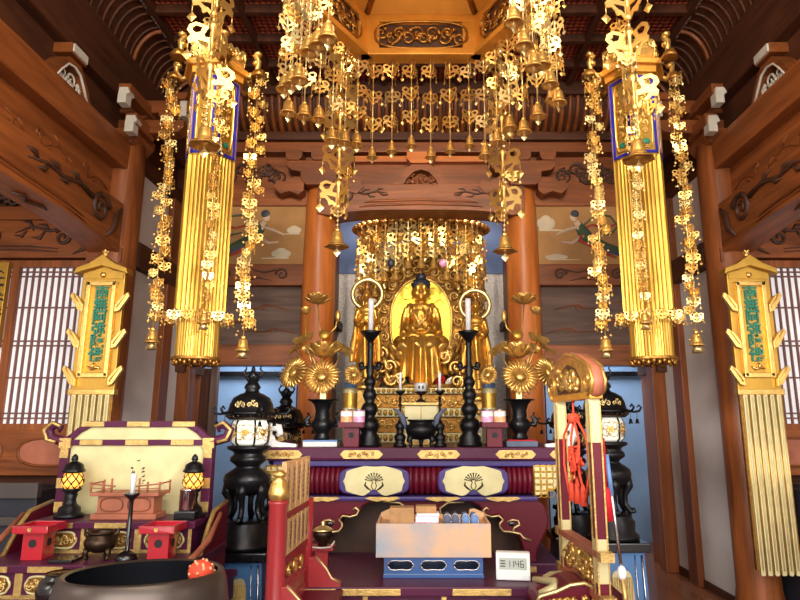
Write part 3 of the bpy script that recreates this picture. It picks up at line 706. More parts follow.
# ---------------------------------------------------------------- hexagonal canopy
HY, HR, HZ = 2.70, .685, 3.66
hexp = [(HR*cos(pi/3*k), HR*sin(pi/3*k)) for k in range(6)]
cn = thing('hanging_canopy', 'large gilt hexagonal hanging canopy with openwork rim panels above the altar', 'canopy', (0,HY,HZ))
for k in range(6):
    a = Vector((*hexp[k],0)); b = Vector((*hexp[(k+1)%6],0)); mid = (a+b)/2; ang = atan2(b.y-a.y, b.x-a.x); ln = (b-a).length
    Mx = Matrix.Translation(Vector((mid.x, mid.y+HY, HZ))) @ Matrix.Rotation(ang, 4, 'Z')
    p = MB(); p.M = Mx
    h = ln/2
    p.box(-h,h,-.03,.03,-.0,.035); p.box(-h,h,-.025,.025,.215,.26); p.box(-h,-h+.09,-.022,.022,.03,.22); p.box(h-.09,h,-.022,.022,.03,.22); p.box(-h,h,-.008,.0,.03,.22)
    p.box(-h-.02,h+.02,-.05,.05,-.022,.004)
    o = p.build('rim_panel', 'gilt', cn, .004)
    c = MB(); c.M = Mx
    arabesque(c, -h+.09, h-.09, .05, .2, .012, 10, .0125, 20+k)
    c.tube([(u, .022, v+.125) for u, v in mokko(2*h-.13, .18, 2, 40, .06)], .008, 5, True)
    c.build('openwork_carving', 'gold_dk', o)
    d = MB(); d.M = Mx; d.box(-h+.08,h-.08,.001,.006,.045,.205); d.build('dark_backing', 'carve', o)
    # inner sloping ceiling facet, and outer eave facet
    f = MB(); za, zb = HZ+.26, HZ+.62; s_ = .30
    f.add([(a.x,a.y+HY,za),(b.x,b.y+HY,za),(b.x*s_,b.y*s_+HY,zb),(a.x*s_,a.y*s_+HY,zb)], [(0,1,2,3)])
    f.build('roof_facet', 'gilt', cn)
    e = MB(); e.tube([(a.x,a.y+HY,za),(a.x*s_,a.y*s_+HY,zb)], .022, 6); e.build('roof_rib', 'gold_dk', cn)
    # corner hook that carries the large pendants
    u = a.normalized(); e = MB()
    e.tube([(a.x,a.y+HY,HZ+.24),(u.x*(HR+.12),u.y*(HR+.12)+HY,HZ+.22),(u.x*(HR+.24),u.y*(HR+.24)+HY,HZ+.24),(u.x*(HR+.31),u.y*(HR+.31)+HY,HZ+.30),(u.x*(HR+.36),u.y*(HR+.36)+HY,HZ+.27)], [.028,.024,.02,.018,.01], 6)
    e.build('corner_hook', 'gold2', cn)
f = MB(); f.lathe([(.001,.63),(.21,.62),(.21,.60),(.0,.60)], (0,HY,HZ), 6, False); f.lathe([(.16,.60),(.12,.57),(.03,.55),(0,.52)], (0,HY,HZ), 12); f.build('roof_boss', 'gold', cn)
f = MB(); f.tube([(0,HY,HZ+.62),(0,HY,CZ)], .03, 8); f.build('hanging_rod', 'gold_dk', cn)
# pendant strands along five rims (the nearest rim is out of the picture)
rims = {0:'right rear rim', 1:'rear rim', 2:'left rear rim', 3:'left front rim', 5:'right front rim'}
for k, nm in rims.items():
    a = Vector((*hexp[k],0)); b = Vector((*hexp[(k+1)%6],0)); n = 6
    for i in range(n):
        tt = (i+.5)/n; p = a.lerp(b, tt)
        li = n-1-i if k in (0,1,5) else i
        side = ('from the left' if k in (0,1) else 'counted from the rear corner')
        oi = {0:n-1-i, 1:n-1-i, 2:i, 3:n-1-i if False else i, 5:n-1-i if True else i}[k]
        lab = 'gilt bell strand on the canopy\'s %s, %s from %s' % (nm, ordinal(oi), {0:'left',1:'left',2:'rear corner',3:'side corner',5:'side corner'}[k])
        strand(lab, (p.x, p.y+HY, HZ-.01), 'pendant strands under the hexagonal canopy', 3, .15+.012*((i*7+k*3) % 3), .95, .66 if k == 1 else .82, .07, True, k*10+i)
# second, inner row hung from the left and right rear rims
# large corner pendants
def big_pendant(label, loc, L, seed):
    g = random.Random(seed); t = thing('corner_pendant', label, 'pendant', loc, 'large corner pendants of the canopy')
    r = MB(); r.tube([(0,0,0),(0,0,-L+.1)], .004, 5)
    k = int(L/.03)
    for i in range(k): r.ell((0,0,-i*.03), .009, 6, 4)
    put('bead_chain', r.me('bead_chain', 'brass'), t)
    n = max(3, int((L-.28)/.19))
    for i in range(n):
        z = -.1-i*(L-.36)/(n-.5)
        child('ornament', ORN[i % 2], t, (0,0,z), g.uniform(0,2), 1.95)
        child('small_ornament', ORNS[i % 3], t, (.06*cos(i*2.),.06*sin(i*2.),z-.1), g.uniform(0,2), 1.3)
    b = child('bell', BELL, t, (0,0,-L+.14), 0, 1.05); child('bell_drop', DROP, b, (0,0,0), 0, 1.1)
    c = MB(); c.lathe([(.0,0),(.05,-.004),(.07,-.02),(.055,-.025),(.0,-.02)], seg=12, lobes=6, lamp=.15); child('bell_collar', c.me('bell_collar','gold_dk'), t, (0,0,-L+.04))
hk = HR+.355
cor = {1:('right rear corner',1.42),2:('left rear corner',1.39),3:('left corner',1.15),0:('right corner',1.22)}
for k, (nm, L) in cor.items():
    u = Vector((*hexp[k],0)).normalized()
    big_pendant('large gilt bell pendant with bead chain hanging from the canopy\'s %s' % nm, (u.x*hk, u.y*hk+HY, HZ+.26), L, k)

# ---------------------------------------------------------------- hexagonal hanging banners
def pleat(r, z0, z1, n=48, d=.045, scal=0., hexa=True, seg=144):
    mb = MB()
    def rad(a):
        q = 1.
        if hexa:
            m_ = (a % (pi/3))-pi/6; q = cos(pi/6)/cos(m_)
        return r*q*(1-d*abs(sin(n*a/2)))
    rows = [z1, (z0+z1)/2, z0]; vs = []
    for j, z in enumerate(rows):
        for k in range(seg):
            a = 2*pi*k/seg; rr = rad(a); zz = z-(scal*abs(sin(6*a)) if j == 2 else 0)
            vs.append((rr*cos(a), rr*sin(a), zz))
    fs = [(j*seg+k, j*seg+(k+1)%seg, (j+1)*seg+(k+1)%seg, (j+1)*seg+k) for j in range(2) for k in range(seg)]
    mb.add(vs, fs, False); mb.add([(0,0,z1)]+vs[:seg], [(0,1+k,1+(k+1)%seg) for k in range(seg)]); return mb
def banner(label, loc, rz):
    t = thing('temple_banner', label, 'hanging banner', loc, 'gilt hexagonal hanging banners', rz)
    # z=0 at crown top; down to -2.27
    r = .178
    def L(mb, n, m, par=None, bev=0): return put(n, mb.me(n, m, bev), par or t)
    b = MB(); b.lathe([(.235,-.20),(.245,-.17),(.225,-.15),(.20,-.14),(.20,-.115),(.0,-.11)], seg=6, smooth=False); b.lathe([(.205,-.20),(.20,-.25)], seg=6, smooth=False); L(b, 'eave', 'gilt')
    for k in range(6):
        a = pi/3*k+pi/6; q = MB(); Mx = Matrix.Rotation(a-pi/2,4,'Z'); q.M = Mx
        d = r*.93
        pts = [(-.095,-.12),(.095,-.12),(.11,-.03)]+[(.11-.22*i/12, -.02+.025*abs(sin(i*pi/3))) for i in range(13)]+[(-.11,-.03)]
        q.prism(pts, d, d+.012); 
        arabesque(q, -.085,.085,-.1,-.02, d+.016, 4, .009, k)
        L(q, 'crest_plate', 'gold')
        # plaque with blue frame and gilt relief
        p = MB(); p.M = Mx; dd = r*cos(pi/6); w = r/2-.012
        p.box(-w-.01,w+.01,dd-.01,dd,-.86,-.25); pq = L(p, 'plaque', 'banner')
        f = MB(); f.M = Mx
        for (x0,x1,z0,z1) in ((-w,-w+.018,-.85,-.27),(w-.018,w,-.85,-.27),(-w,w,-.85,-.83),(-w,w,-.288,-.27)): f.box(x0,x1,dd,dd+.006,z0,z1)
        L(f, 'blue_frame', 'bluerim', pq)
        f = MB(); f.M = Mx; f.tube([(u, dd+.004, v-.56) for u, v in mokko(2*w-.055, .52, 1, 32, .05)], .006, 5, True)
        for i in range(6):
            f.tube(xz(spiral(0, -.38-i*.062, .024, 1.3, i*1.3, 1 if i % 2 else -1, 10), dd+.006), .006, 5)
        L(f, 'relief', 'gold', pq)
        f = MB(); f.M = Mx; f.ell((0,dd+.003,-.765), (.028,.006,.02), 10, 6); L(f, 'green_lotus', 'green', pq)
        # hooked arm at each corner
        e = MB(); ca = pi/3*k; u = Vector((cos(ca), sin(ca), 0))
        def q_(rr, z): return (u.x*rr, u.y*rr, z)
        e.tube([q_(.2,-.17),q_(.25,-.2),q_(.30,-.15),q_(.31,-.08),q_(.28,-.03),q_(.31,.0)], [.022,.022,.02,.02,.022,.012], 6)
        e.ell(q_(.3,-.02), (.03,.03,.02), 8, 6); e.ell(q_(.29,-.09), (.028,.028,.022), 8, 6)
        L(e, 'hook_arm', 'gold2')
        e = MB(); e.lathe([(.0,.02),(.03,.01),(.045,-.02),(.05,-.05),(.03,-.04),(0,-.03)], (u.x*.315,u.y*.315,-.16), 10, lobes=5, lamp=.2); L(e, 'lotus_canopy', 'gold_dk')
    L(pleat(r, -1.93, -.86, 36, .05, .02), 'upper_tube', 'banner')
    L(pleat(r*.77, -2.25, -1.9, 44, .04, .0, False), 'lower_tube', 'banner')
    b = MB()
    for k in range(26):
        a = 2*pi*k/26; b.ell((r*.77*cos(a), r*.77*sin(a), -2.262-.012*(k % 2)), (.014,.014,.018), 6, 5)
    b.lathe([(r*.88,-2.235),(r*.9,-2.245),(r*.88,-2.255)], seg=26, capb=False, capt=False); L(b, 'bead_fringe', 'gold_dk')
    for k in range(12):
        a = 2*pi*k/12; child('rim_ornament', ORNS[k % 3], t, (r*1.08*cos(a), r*1.08*sin(a), -1.97), a, 1.15)
    b = MB(); b.tube([(0,0,-.11),(0,0,.98)], .016, 8); L(b, 'hanging_rod', 'gold_dk')
    return t
def dense(label, loc, L, n, group, seed=0, s=1., wid=.03):
    g = random.Random(seed); t = thing('pendant_strand', label, 'pendant', loc, group)
    r = MB(); r.tube([(0,0,0),(0,0,-L+.1)], .004, 5)
    for i in range(int(L/.05)):
        a = g.uniform(0,6.28); rr = g.uniform(.02,.055)*s; z = -i*.05-.05
        r.ell((rr*cos(a), rr*sin(a), z), .0095, 6, 4); r.ell((-rr*cos(a+1), -rr*sin(a+1), z-.02), .008, 6, 4)
    put('bead_chain', r.me('bead_chain', 'gold'), t)
    for i in range(n):
        a = g.uniform(0,6.28); z = -.04-i*(L-.2)/n
        child('ornament', ORNS[g.randrange(3)], t, (g.uniform(0,wid)*cos(a), g.uniform(0,wid)*sin(a), z), g.uniform(0,6.28), s*g.uniform(.95,1.35))
    b = child('bell', BELL, t, (0,0,-L+.13), 0, 1.0*s); 
    c = MB(); c.lathe([(.0,0),(.014,-.004),(.03,-.05),(.022,-.045),(.0,-.04)], seg=10, lobes=5, lamp=.4); child('petal_drop', c.me('petal_drop','brass'), b, (0,0,-.10))
BY = 4.0
for sx, nm, bx, rz in ((-1,'left',-1.49,-.05),(1,'right',1.535,.05)):
    top = 4.14
    banner('%s gilt hexagonal temple banner with blue-framed plaques and pleated tube' % nm, (bx, BY, top), rz)
    grp = 'pendant strands hung from the %s banner' % nm
    dd = .31
    spec = {'left':[(pi-.05,'outer (wall) side',2.02,32),(-.05,'inner (altar) side',2.08,32),(5*pi/3-.05,'near corner',1.95,26)],
            'right':[(.05,'outer (wall) side',2.04,32),(pi+.05,'inner (altar) side',2.08,32),(4*pi/3+.05,'near corner',1.95,26)]}[nm]
    for j, (a, w, L, n) in enumerate(spec):
        rr = dd if j < 2 else .255
        dense('gilt filigree strand hanging at the %s banner\'s %s' % (nm, w), (bx+rr*cos(a), BY+rr*sin(a), top-.14), L, n, grp, 31+j+(10 if sx > 0 else 0), 1.0 if j < 2 else .8, .05 if j < 2 else .03)
# =================================================================== inner gilt altar, statues, halo
YS = 6.92
zi = 1.27
# platform under the inner altar (lacquered)
t = thing('inner_platform', 'dark lacquered platform under the gilt inner altar', 'platform', (0,6.75,0))
MB().box(-.92,.92,6.2,7.3,0,zi).build('platform_body', 'maroon', t, .01)
# gilt stepped altar
t = thing('inner_altar', 'gilt stepped inner altar with carved panels below the statue', 'altar', (0,6.8,zi))
zz = zi
for (hw, d0, h, m) in ((.62,6.36,.10,'cream'),(.56,6.42,.16,'gold_dk'),(.63,6.37,.09,'cream'),(.50,6.46,.15,'gold_dk'),(.58,6.4,.06,'cream')):
    b = MB(); b.box(-hw,hw,d0,7.25,zz,zz+h); o = b.build('tier', m, t, .01)
    c = MB()
    if m == 'gold_dk': arabesque(c, -hw+.02, hw-.02, zz+.015, zz+h-.015, d0-.008, 13, .013, int(zz*100)); c.build('carved_panel', 'gold', o)
    else:
        for i in range(22): c.ell((-hw+.03+(2*hw-.06)*i/21, d0-.004, zz+h*.5), (.022,.012,h*.36), 8, 6)
        c.build('lotus_moulding', 'gold3', o)
    zz += h
ALT = zz
def petal_ring(mb, c, r, n, z, w, h, tilt, a0=0., thick=.4):
    base = mb.M if mb.M is not None else Matrix.Identity(4); keep = mb.M
    for k in range(n):
        a = a0+2*pi*k/n; R_ = base @ Matrix.Translation((c[0]+r*cos(a), c[1]+r*sin(a), z)) @ Matrix.Rotation(a,4,'Z') @ Matrix.Rotation(tilt,4,'Y')
        mb.M = R_; mb.ell((0,0,h*.42), (w*thick,w,h*.55), 10, 7)
    mb.M = keep
# lotus pedestal with painted petals
t = thing('lotus_pedestal', 'gilt lotus pedestal with a ring of red, white and green petals under the seated statue', 'pedestal', (0,YS,ALT))
b = MB(); b.lathe([(.42,0),(.44,.04),(.36,.07),(.24,.10),(.22,.14),(.30,.18),(.36,.2)], (0,YS,ALT), 28); b.build('base', 'gold2', t)
for k in range(18):
    b = MB(); petal_ring(b, (0,YS), .37, 1, ALT+.05, .06, .13, .85, 2*pi*k/18)
    b.build('painted_petal', ('redtas','white','green','orange','gold')[k % 5], t)
b = MB()
for j, (r, z, n) in enumerate(((.33,.18,16),(.36,.27,16),(.38,.36,18))): petal_ring(b, (0,YS), r, n, ALT+z, .075, .17, .6, j*.2)
b.build('gilt_petals', 'gold2', t)
b = MB(); b.lathe([(.2,.14),(.34,.2),(.38,.4),(.36,.46),(.0,.47)], (0,YS,ALT), 28); b.build('lotus_seat', 'gold_dk', t)
SEAT = ALT+.46
b = MB(); g = random.Random(12)
for i in range(26):
    a = -pi*(.02+.96*i/25); rr = .50+.06*(i % 2)
    if abs(cos(a)) < .35: continue
    x, z = rr*1.1*cos(a), ALT+g.uniform(.06,.40)
    b.tube(xz(spiral(x, z, .075, 1.4, g.uniform(0,6.28), g.choice((1,-1)), 14), YS+.46*sin(a)), [.022*(1-.03*j) for j in range(14)], 6)
    b.tube(xz([(x,z-.06),(x+.08*cos(a),z+.04),(x+.13*cos(a),z+.12)], YS+.45*sin(a)), [.02,.03,.006], 6)
b.each('gilt_cloud', 'gold', t)
# ---------------------------------------------------------------- the seated figure
def seated():
    t = thing('seated_statue', 'gilt seated buddha figure with dark blue hair on a lotus pedestal, hands in the lap', 'statue', (0,YS,SEAT))
    S = 1.0; b = MB(); T = Matrix.Translation((0,YS,SEAT)); b.M = T
    E_ = b.ell
    # crossed legs
    E_((-.21,-.06,.085), (.19,.15,.085)); E_((.21,-.06,.085), (.19,.15,.085)); E_((0,-.1,.09), (.22,.13,.085)); E_((0,.05,.1), (.24,.16,.11))
    E_((-.08,-.17,.12), (.13,.06,.05)); E_((.1,-.18,.12), (.13,.055,.045))
    # torso, shoulders
    E_((0,.04,.24), (.165,.12,.16)); E_((0,.035,.37), (.165,.11,.12)); E_((0,.03,.45), (.15,.09,.075))
    E_((-.15,.03,.43), (.075,.08,.085)); E_((.15,.03,.43), (.075,.08,.085))
    for s_ in (-1,1):
        b.tube([(s_*.19,.03,.44),(s_*.225,.02,.34),(s_*.235,-.02,.25)], [.07,.068,.062], 10)
        E_((s_*.235,-.02,.25), .064)
        b.tube([(s_*.235,-.02,.25),(s_*.17,-.12,.21),(s_*.08,-.17,.2)], [.062,.05,.036], 10)
        # draped sleeve falling over the knee
        b.tube([(s_*.245,-.0,.26),(s_*.26,-.04,.16),(s_*.27,-.06,.08)], [.05,.06,.05], 8)
    E_((0,-.185,.195), (.085,.04,.03)); E_((.0,-.19,.225), (.03,.025,.02))
    # neck and head
    b.tube([(0,.03,.48),(0,.02,.56)], [.058,.05], 12)
    E_((0,.015,.62), (.074,.085,.098)); E_((0,-.01,.585), (.06,.066,.06))
    E_((0,-.075,.612), (.012,.018,.026)); E_((0,-.082,.598), (.016,.014,.011)); E_((0,-.068,.57), (.024,.012,.009)); E_((0,-.06,.545), (.024,.018,.016))
    for s_ in (-1,1):
        E_((s_*.029,-.06,.63), (.021,.012,.009)); E_((s_*.03,-.062,.65), (.026,.01,.006)); E_((s_*.038,-.045,.59), (.026,.026,.03))
        E_((s_*.078,.02,.60), (.012,.024,.042)); E_((s_*.08,.018,.56), (.01,.014,.02))
    b.M = None
    me = remesh(b, .0085, 3)
    # robe folds pressed into the surface
    ns_ = [Vector(q.vector) for q in me.vertex_normals]; cs = [v.co.copy() for v in me.vertices]
    for i_, (co, n) in enumerate(zip(cs, ns_)):
        x, y, z = co.x, co.y-YS, co.z-SEAT
        d = 0
        if z < .2 and y < .12: d = .007*sin(42*(z+.9*abs(x)*(.4)+.10*y))
        elif .2 <= z < .5 and abs(x) > .1: d = .006*sin(60*(z*.5+abs(x)))
        elif .2 <= z < .47 and x > -.02 and y < .02: d = .004*sin(55*(x+z*.6))
        cs[i_] = co+n*d
    me.vertices.foreach_set('co', [q for c_ in cs for q in c_])
    me.transform(Matrix.Translation((0,-YS,-SEAT)))
    def warp(p):
        x, y, z = p; k = min(1., max(0., (z-.50)/.06)); k = k*k*(3-2*k)
        hx, hy, hz_ = x*1.26, .02+(y-.02)*1.2, .53+(z-.53)*1.26
        return (x*.80*(1-k)+hx*k, y*(1-k)+hy*k, z*(1-k)+hz_*k)
    O_ = Vector((0,YS,SEAT))
    me.vertices.foreach_set('co', [q for v in me.vertices for q in warp(v.co)])
    me.materials.append(M['statue']); put('body', me, t)
    c = MB(); c.M = T
    # chest opening edge and hanging robe over the pedestal
    for q in range(3):
        c.tube([(-.15+.015*q,-.03,.48-.02*q),(-.1,-.085,.38),(-.02,-.105,.29-.02*q),(.07,-.1,.33),(.12,-.07,.44)], .009, 6)
    c.v = [tuple(Vector(warp(Vector(q)-O_))+O_) for q in c.v]; c.build('robe_edge', 'gold2', t)
    c = MB(); c.M = T
    def drape(u, v):
        a = -pi*(.02+.96*u); fold = .02*sin(u*46)*(.3+v)+.015*sin(u*19+2)
        r = .34+.13*v**.6+fold; sc_ = .02*abs(sin(u*23)); m_ = 1-.6*abs(2*u-1)**2
        return (r*cos(a)*.74, r*1.16*sin(a)-.02, .085*(1-v)**.5-.40*v*m_*(1+.14*sin(u*17))+sc_)
    c.grid(drape, 90, 8); c.build('draped_robe', 'statue', t)
    h = MB(); h.M = T
    h.ell((0,.032,.668), (.087,.088,.066)); h.ell((0,.03,.742), (.05,.052,.042))
    g = random.Random(2)
    for i in range(150):
        a = g.uniform(0,2*pi); ph = g.uniform(.1,1.45)
        p = Vector((.087*sin(ph)*cos(a), .088*sin(ph)*sin(a)+.032, .668+.066*cos(ph)))
        if p.y < -.04 and p.z < .69: continue
        h.ell(p, .0085, 5, 4)
    h.v = [tuple(Vector(warp(Vector(q)-O_))+O_) for q in h.v]; h.build('hair', 'hair', t)
    t.scale = (1, 1, 1.08)
    return t
seated()
# ---------------------------------------------------------------- halo behind the figure
t = thing('halo', 'tall gilt openwork halo with oval glory and curling cloud scrolls behind the seated statue', 'halo', (0,7.2,ALT+.05))
b = MB(); hz = 2.68
b.prism([(.36*cos(a), hz+(.50 if sin(a) > 0 else .75)*sin(a)) for a in [2*pi*k/48 for k in range(48)]], 7.16, 7.2); b.build('oval_glory', 'halo', t, .006)
b = MB(); b.tube([(.37*cos(a), 7.155, hz+(.51 if sin(a) > 0 else .76)*sin(a)) for a in [2*pi*k/48 for k in range(48)]], .016, 6, True)
g = random.Random(4)
for k in range(16):
    a = k*2*pi/16+.2; rr = .15+.12*(k % 2)
    b.tube(xz([(rr*cos(a), hz+.16+rr*sin(a)),((rr+.1)*cos(a+.2), hz+.16+(rr+.1)*sin(a+.2)),((rr+.14)*cos(a-.1), hz+.16+(rr+.14)*sin(a-.1))], 7.157), [.004,.007,.003], 5)
b.build('oval_rim', 'gold', t)
k = 0
for row, (rx, rzu, rzd, n, sc) in enumerate(((.45,.62,.80,22,.062),(.56,.76,.82,24,.068),(.64,.90,.75,18,.06))):
    for i in range(n):
        a = -pi*.32+(pi*1.64)*i/(n-1)
        x, z = rx*cos(a), hz+(rzu if sin(a) > 0 else rzd)*sin(a)
        c = MB(); c.tube(xz(spiral(x, z, sc, 1.5, g.uniform(0,6.28), g.choice((1,-1)), 16), 7.13-.01*row+g.uniform(-.02,.02)), [.017*(1-.03*j) for j in range(16)], 6)
        c.tube(xz([(x+.05*cos(a),z+.05*sin(a)),(x+.09*cos(a+.3),z+.09*sin(a+.3)),(x+.12*cos(a-.1),z+.12*sin(a-.1))], 7.14), [.012,.02,.004], 5)
        c.build('cloud_scroll', 'gold2' if k % 3 else 'gold', t); k += 1
b = MB(); b.prism([(.62*cos(a), hz-.02+(.88 if sin(a) > 0 else .8)*sin(a)) for a in [2*pi*k/40 for k in range(40)]], 7.22, 7.24); b.build('backing', 'gold_dk', t)
# two attendants standing beside with ring haloes
def attendant(sx, label):
    x, y = sx*.60, 6.56; z0 = ALT-(.02 if sx < 0 else .14); t = thing('attendant_statue', label, 'statue', (x,y,z0), 'attendant figures')
    b = MB(); b.M = Matrix.Translation((x,y,z0+.12)) @ Matrix.Diagonal((.9,1.14,1.14,1)); E_ = b.ell
    b.tube([(0,0,0),(0,0,.2),(0,0,.42),(0,0,.52)], [.13,.115,.095,.08], 12)
    E_((0,0,.56), (.095,.07,.1)); E_((0,0,.66), (.11,.065,.06)); b.tube([(0,0,.68),(0,-.005,.75)], .034, 8); E_((0,-.01,.80), (.05,.056,.068)); E_((0,-.062,.795), (.009,.012,.016))
    for s_ in (-1,1):
        b.tube([(s_*.10,0,.66),(s_*.125,-.02,.55),(s_*.07,-.11,.5),(s_*.01,-.13,.55)], [.042,.038,.03,.024], 8)
        b.tube([(s_*.12,-.02,.53),(s_*.15,-.02,.35),(s_*.16,-.02,.16)], [.03,.04,.03], 8); E_((s_*.018,-.062,.81), (.012,.008,.006))
        E_((s_*.052,0,.79), (.008,.014,.025))
    b.M = None; me = remesh(b, .009, 3)
    ns_ = [Vector(q.vector) for q in me.vertex_normals]; cs = [v.co.copy() for v in me.vertices]
    for i_, (co, n) in enumerate(zip(cs, ns_)):
        zz_ = (co.z-z0-.12)/1.14
        if zz_ < .52: cs[i_] = co+n*.006*sin(70*(co.x-x)+6*zz_)
    me.vertices.foreach_set('co', [q for c_ in cs for q in c_])
    me.transform(Matrix.Translation((-x,-y,-z0))); me.materials.append(M['statue']); put('body', me, t)
    h = MB(); h.ell((x,y+.008,z0+.12+.955), (.06,.062,.05)); h.lathe([(.03,0),(.034,.03),(.02,.07),(0,.09)], (x,y,z0+.12+.985), 10); h.build('hair', 'gold_dk', t)
    h = MB(); h.lathe([(.15,0),(.17,.03),(.13,.06),(.11,.1),(.13,.13),(0,.14)], (x,y,z0), 20); h.box(x-.1,x+.1,y-.1,y+.1,z0-.2,z0+.01); petal_ring(h, (x,y), .12, 12, z0+.02, .035, .1, .5); h.build('lotus_base', 'gold2', t)
    h = MB(); h.tube([(x+.165*cos(a), y+.06, z0+1.07+.165*sin(a)) for a in [2*pi*k/36 for k in range(36)]], .024, 8, True)
    h.tube([(x,y+.07,z0+.66),(x,y+.07,z0+.9)], .012, 6); h.build('ring_halo', 'brass', t)
attendant(-1, 'left gilt attendant figure standing in front of a bright ring halo')
attendant(1, 'right gilt attendant figure with ring halo, behind the right candle')
# gilt canopy over the statue with its curtain of strands
t = thing('altar_canopy', 'wide gilt octagonal canopy with petal rim under the altar beam', 'canopy', (0,6.93,3.72))
b = MB(); b.lathe([(.74,0),(.80,.02),(.80,.05),(.74,.08),(.66,.16),(.3,.22),(0,.24)], (0,6.93,3.72), 32); b.lathe([(.0,.01),(.74,.0)], (0,6.93,3.72), 32); b.v = [(x_, 7.02+(y_-6.93)*.52, z_+.03) for x_, y_, z_ in b.v]; b.build('canopy_roof', 'gold_dk', t)
b = MB()
for k in range(44):
    a = 2*pi*k/44; b.ell((.8*cos(a), 7.02+.8*sin(a)*.52, 3.755), (.04,.03,.032), 8, 6)
b.build('petal_rim', 'gold2', t)
b = MB(); b.tube([(-.8,6.25,3.72),(0,6.15,3.74),(.8,6.25,3.72)], .001, 4) if False else b.lathe([(.10,.0),(.12,-.03),(.1,-.05),(.02,-.06),(0,-.05)], (0,6.93,3.72), 12); b.build('boss', 'gold', t)
b = MB(); b.tube([(0,7.02,3.94),(0,7.02,4.1)], .02, 8); b.build('hanging_rod', 'gold_dk', t)
ns = 15
for i in range(ns):
    a = -pi*(.03+.94*i/(ns-1)); rr = .70
    x, y = rr*cos(a), 7.0+rr*sin(a)*.5
    u = abs(i-(ns-1)/2)/((ns-1)/2)
    n = 3 if u < .25 else (4 if u < .55 else (6 if u < .85 else 9))
    o = strand('gilt filigree strand of the altar canopy curtain, %s from the right' % ordinal(i), (x,y,3.75), 'curtain strands under the altar canopy', n, .135 if n < 5 else .118, 1.85 if n < 9 else 1.5, 1.2, .05, True, 60+i)
# round medallions with coloured stones in the curtain
for (px, py, m, nm) in ((391,263,'navy','dark blue'),(443,263,'pink','pink')):
    p = P(px, py, 6.55); b = MB(); b.ell(tuple(p), (.045,.03,.05), 10, 8)
    solo(b, 'glass_bead', m, nm+' bead hanging in the gilt curtain '+('left' if px < 420 else 'right')+' above the statue', 'bead', tuple(p))
    o = bpy.data.objects[-1] if False else None
# =================================================================== the main lacquer altar
YA = 4.6; ZT = 1.30; HW = 1.165
alt = thing('main_altar', 'large maroon lacquered altar table with gilt crest plates and cloud-shaped apron', 'altar', (0,5.0,0))
b = MB(); b.box(-HW,HW,YA,YA+.86,ZT-.095,ZT); b.build('top_board', 'purple', alt, .02)
b = MB(); b.box(-HW+.06,HW-.06,YA+.05,YA+.8,ZT-.14,ZT-.09); b.build('under_moulding', 'violet', alt, .01)
for cx, w in ((-1.02,.29),(-.44,.32),(.22-.22+.0,.0),(.13,.32),(.70,.30),(1.05,.2)):
    if w == 0: continue
    p = MB(); h = .031; z = ZT-.05
    p.prism([(cx-w/2,z),(cx-w/2+.03,z+.03),(cx-w/2+.05,z+h),(cx+w/2-.05,z+h),(cx+w/2-.03,z+.03),(cx+w/2,z),(cx+w/2-.03,z-.03),(cx+w/2-.05,z-h),(cx-w/2+.05,z-h),(cx-w/2+.03,z-.03)], YA-.008, YA+.002)
    o = p.build('gilt_fitting', 'fit', alt, .002)
    c = MB(); arabesque(c, cx-w/2+.06, cx+w/2-.06, z-.022, z+.022, YA-.01, 6, .004, int(cx*50)+60); c.build('engraving', 'gold_dk', o)
# scroll-ended side rails
for sx in (-1,1):
    c = MB(); x = sx*(HW-.02)
    pts = [(x-sx*.02,ZT),(x-sx*.0,ZT+.06),(x+sx*.03,ZT+.1),(x+sx*.0,ZT+.15),(x-sx*.06,ZT+.14),(x-sx*.07,ZT+.1),(x-sx*.045,ZT+.085)]
    c.tube([(a, YA+.12, z) for a, z in pts], [.03,.034,.036,.036,.032,.026,.016], 10)
    c.prism([(x-sx*.2,ZT),(x,ZT),(x+sx*.02,ZT+.09),(x-sx*.02,ZT+.06),(x-sx*.07,ZT+.035),(x-sx*.2,ZT+.02)], YA+.09, YA+.15)
    c.build('curled_end', 'white', alt)  # white colour stands for the bright glare on the curl
    c = MB(); c.box(min(x-sx*.05,x),max(x-sx*.05,x),YA+.12,YA+.82,ZT,ZT+.03); c.build('side_rail', 'purple', alt, .005)
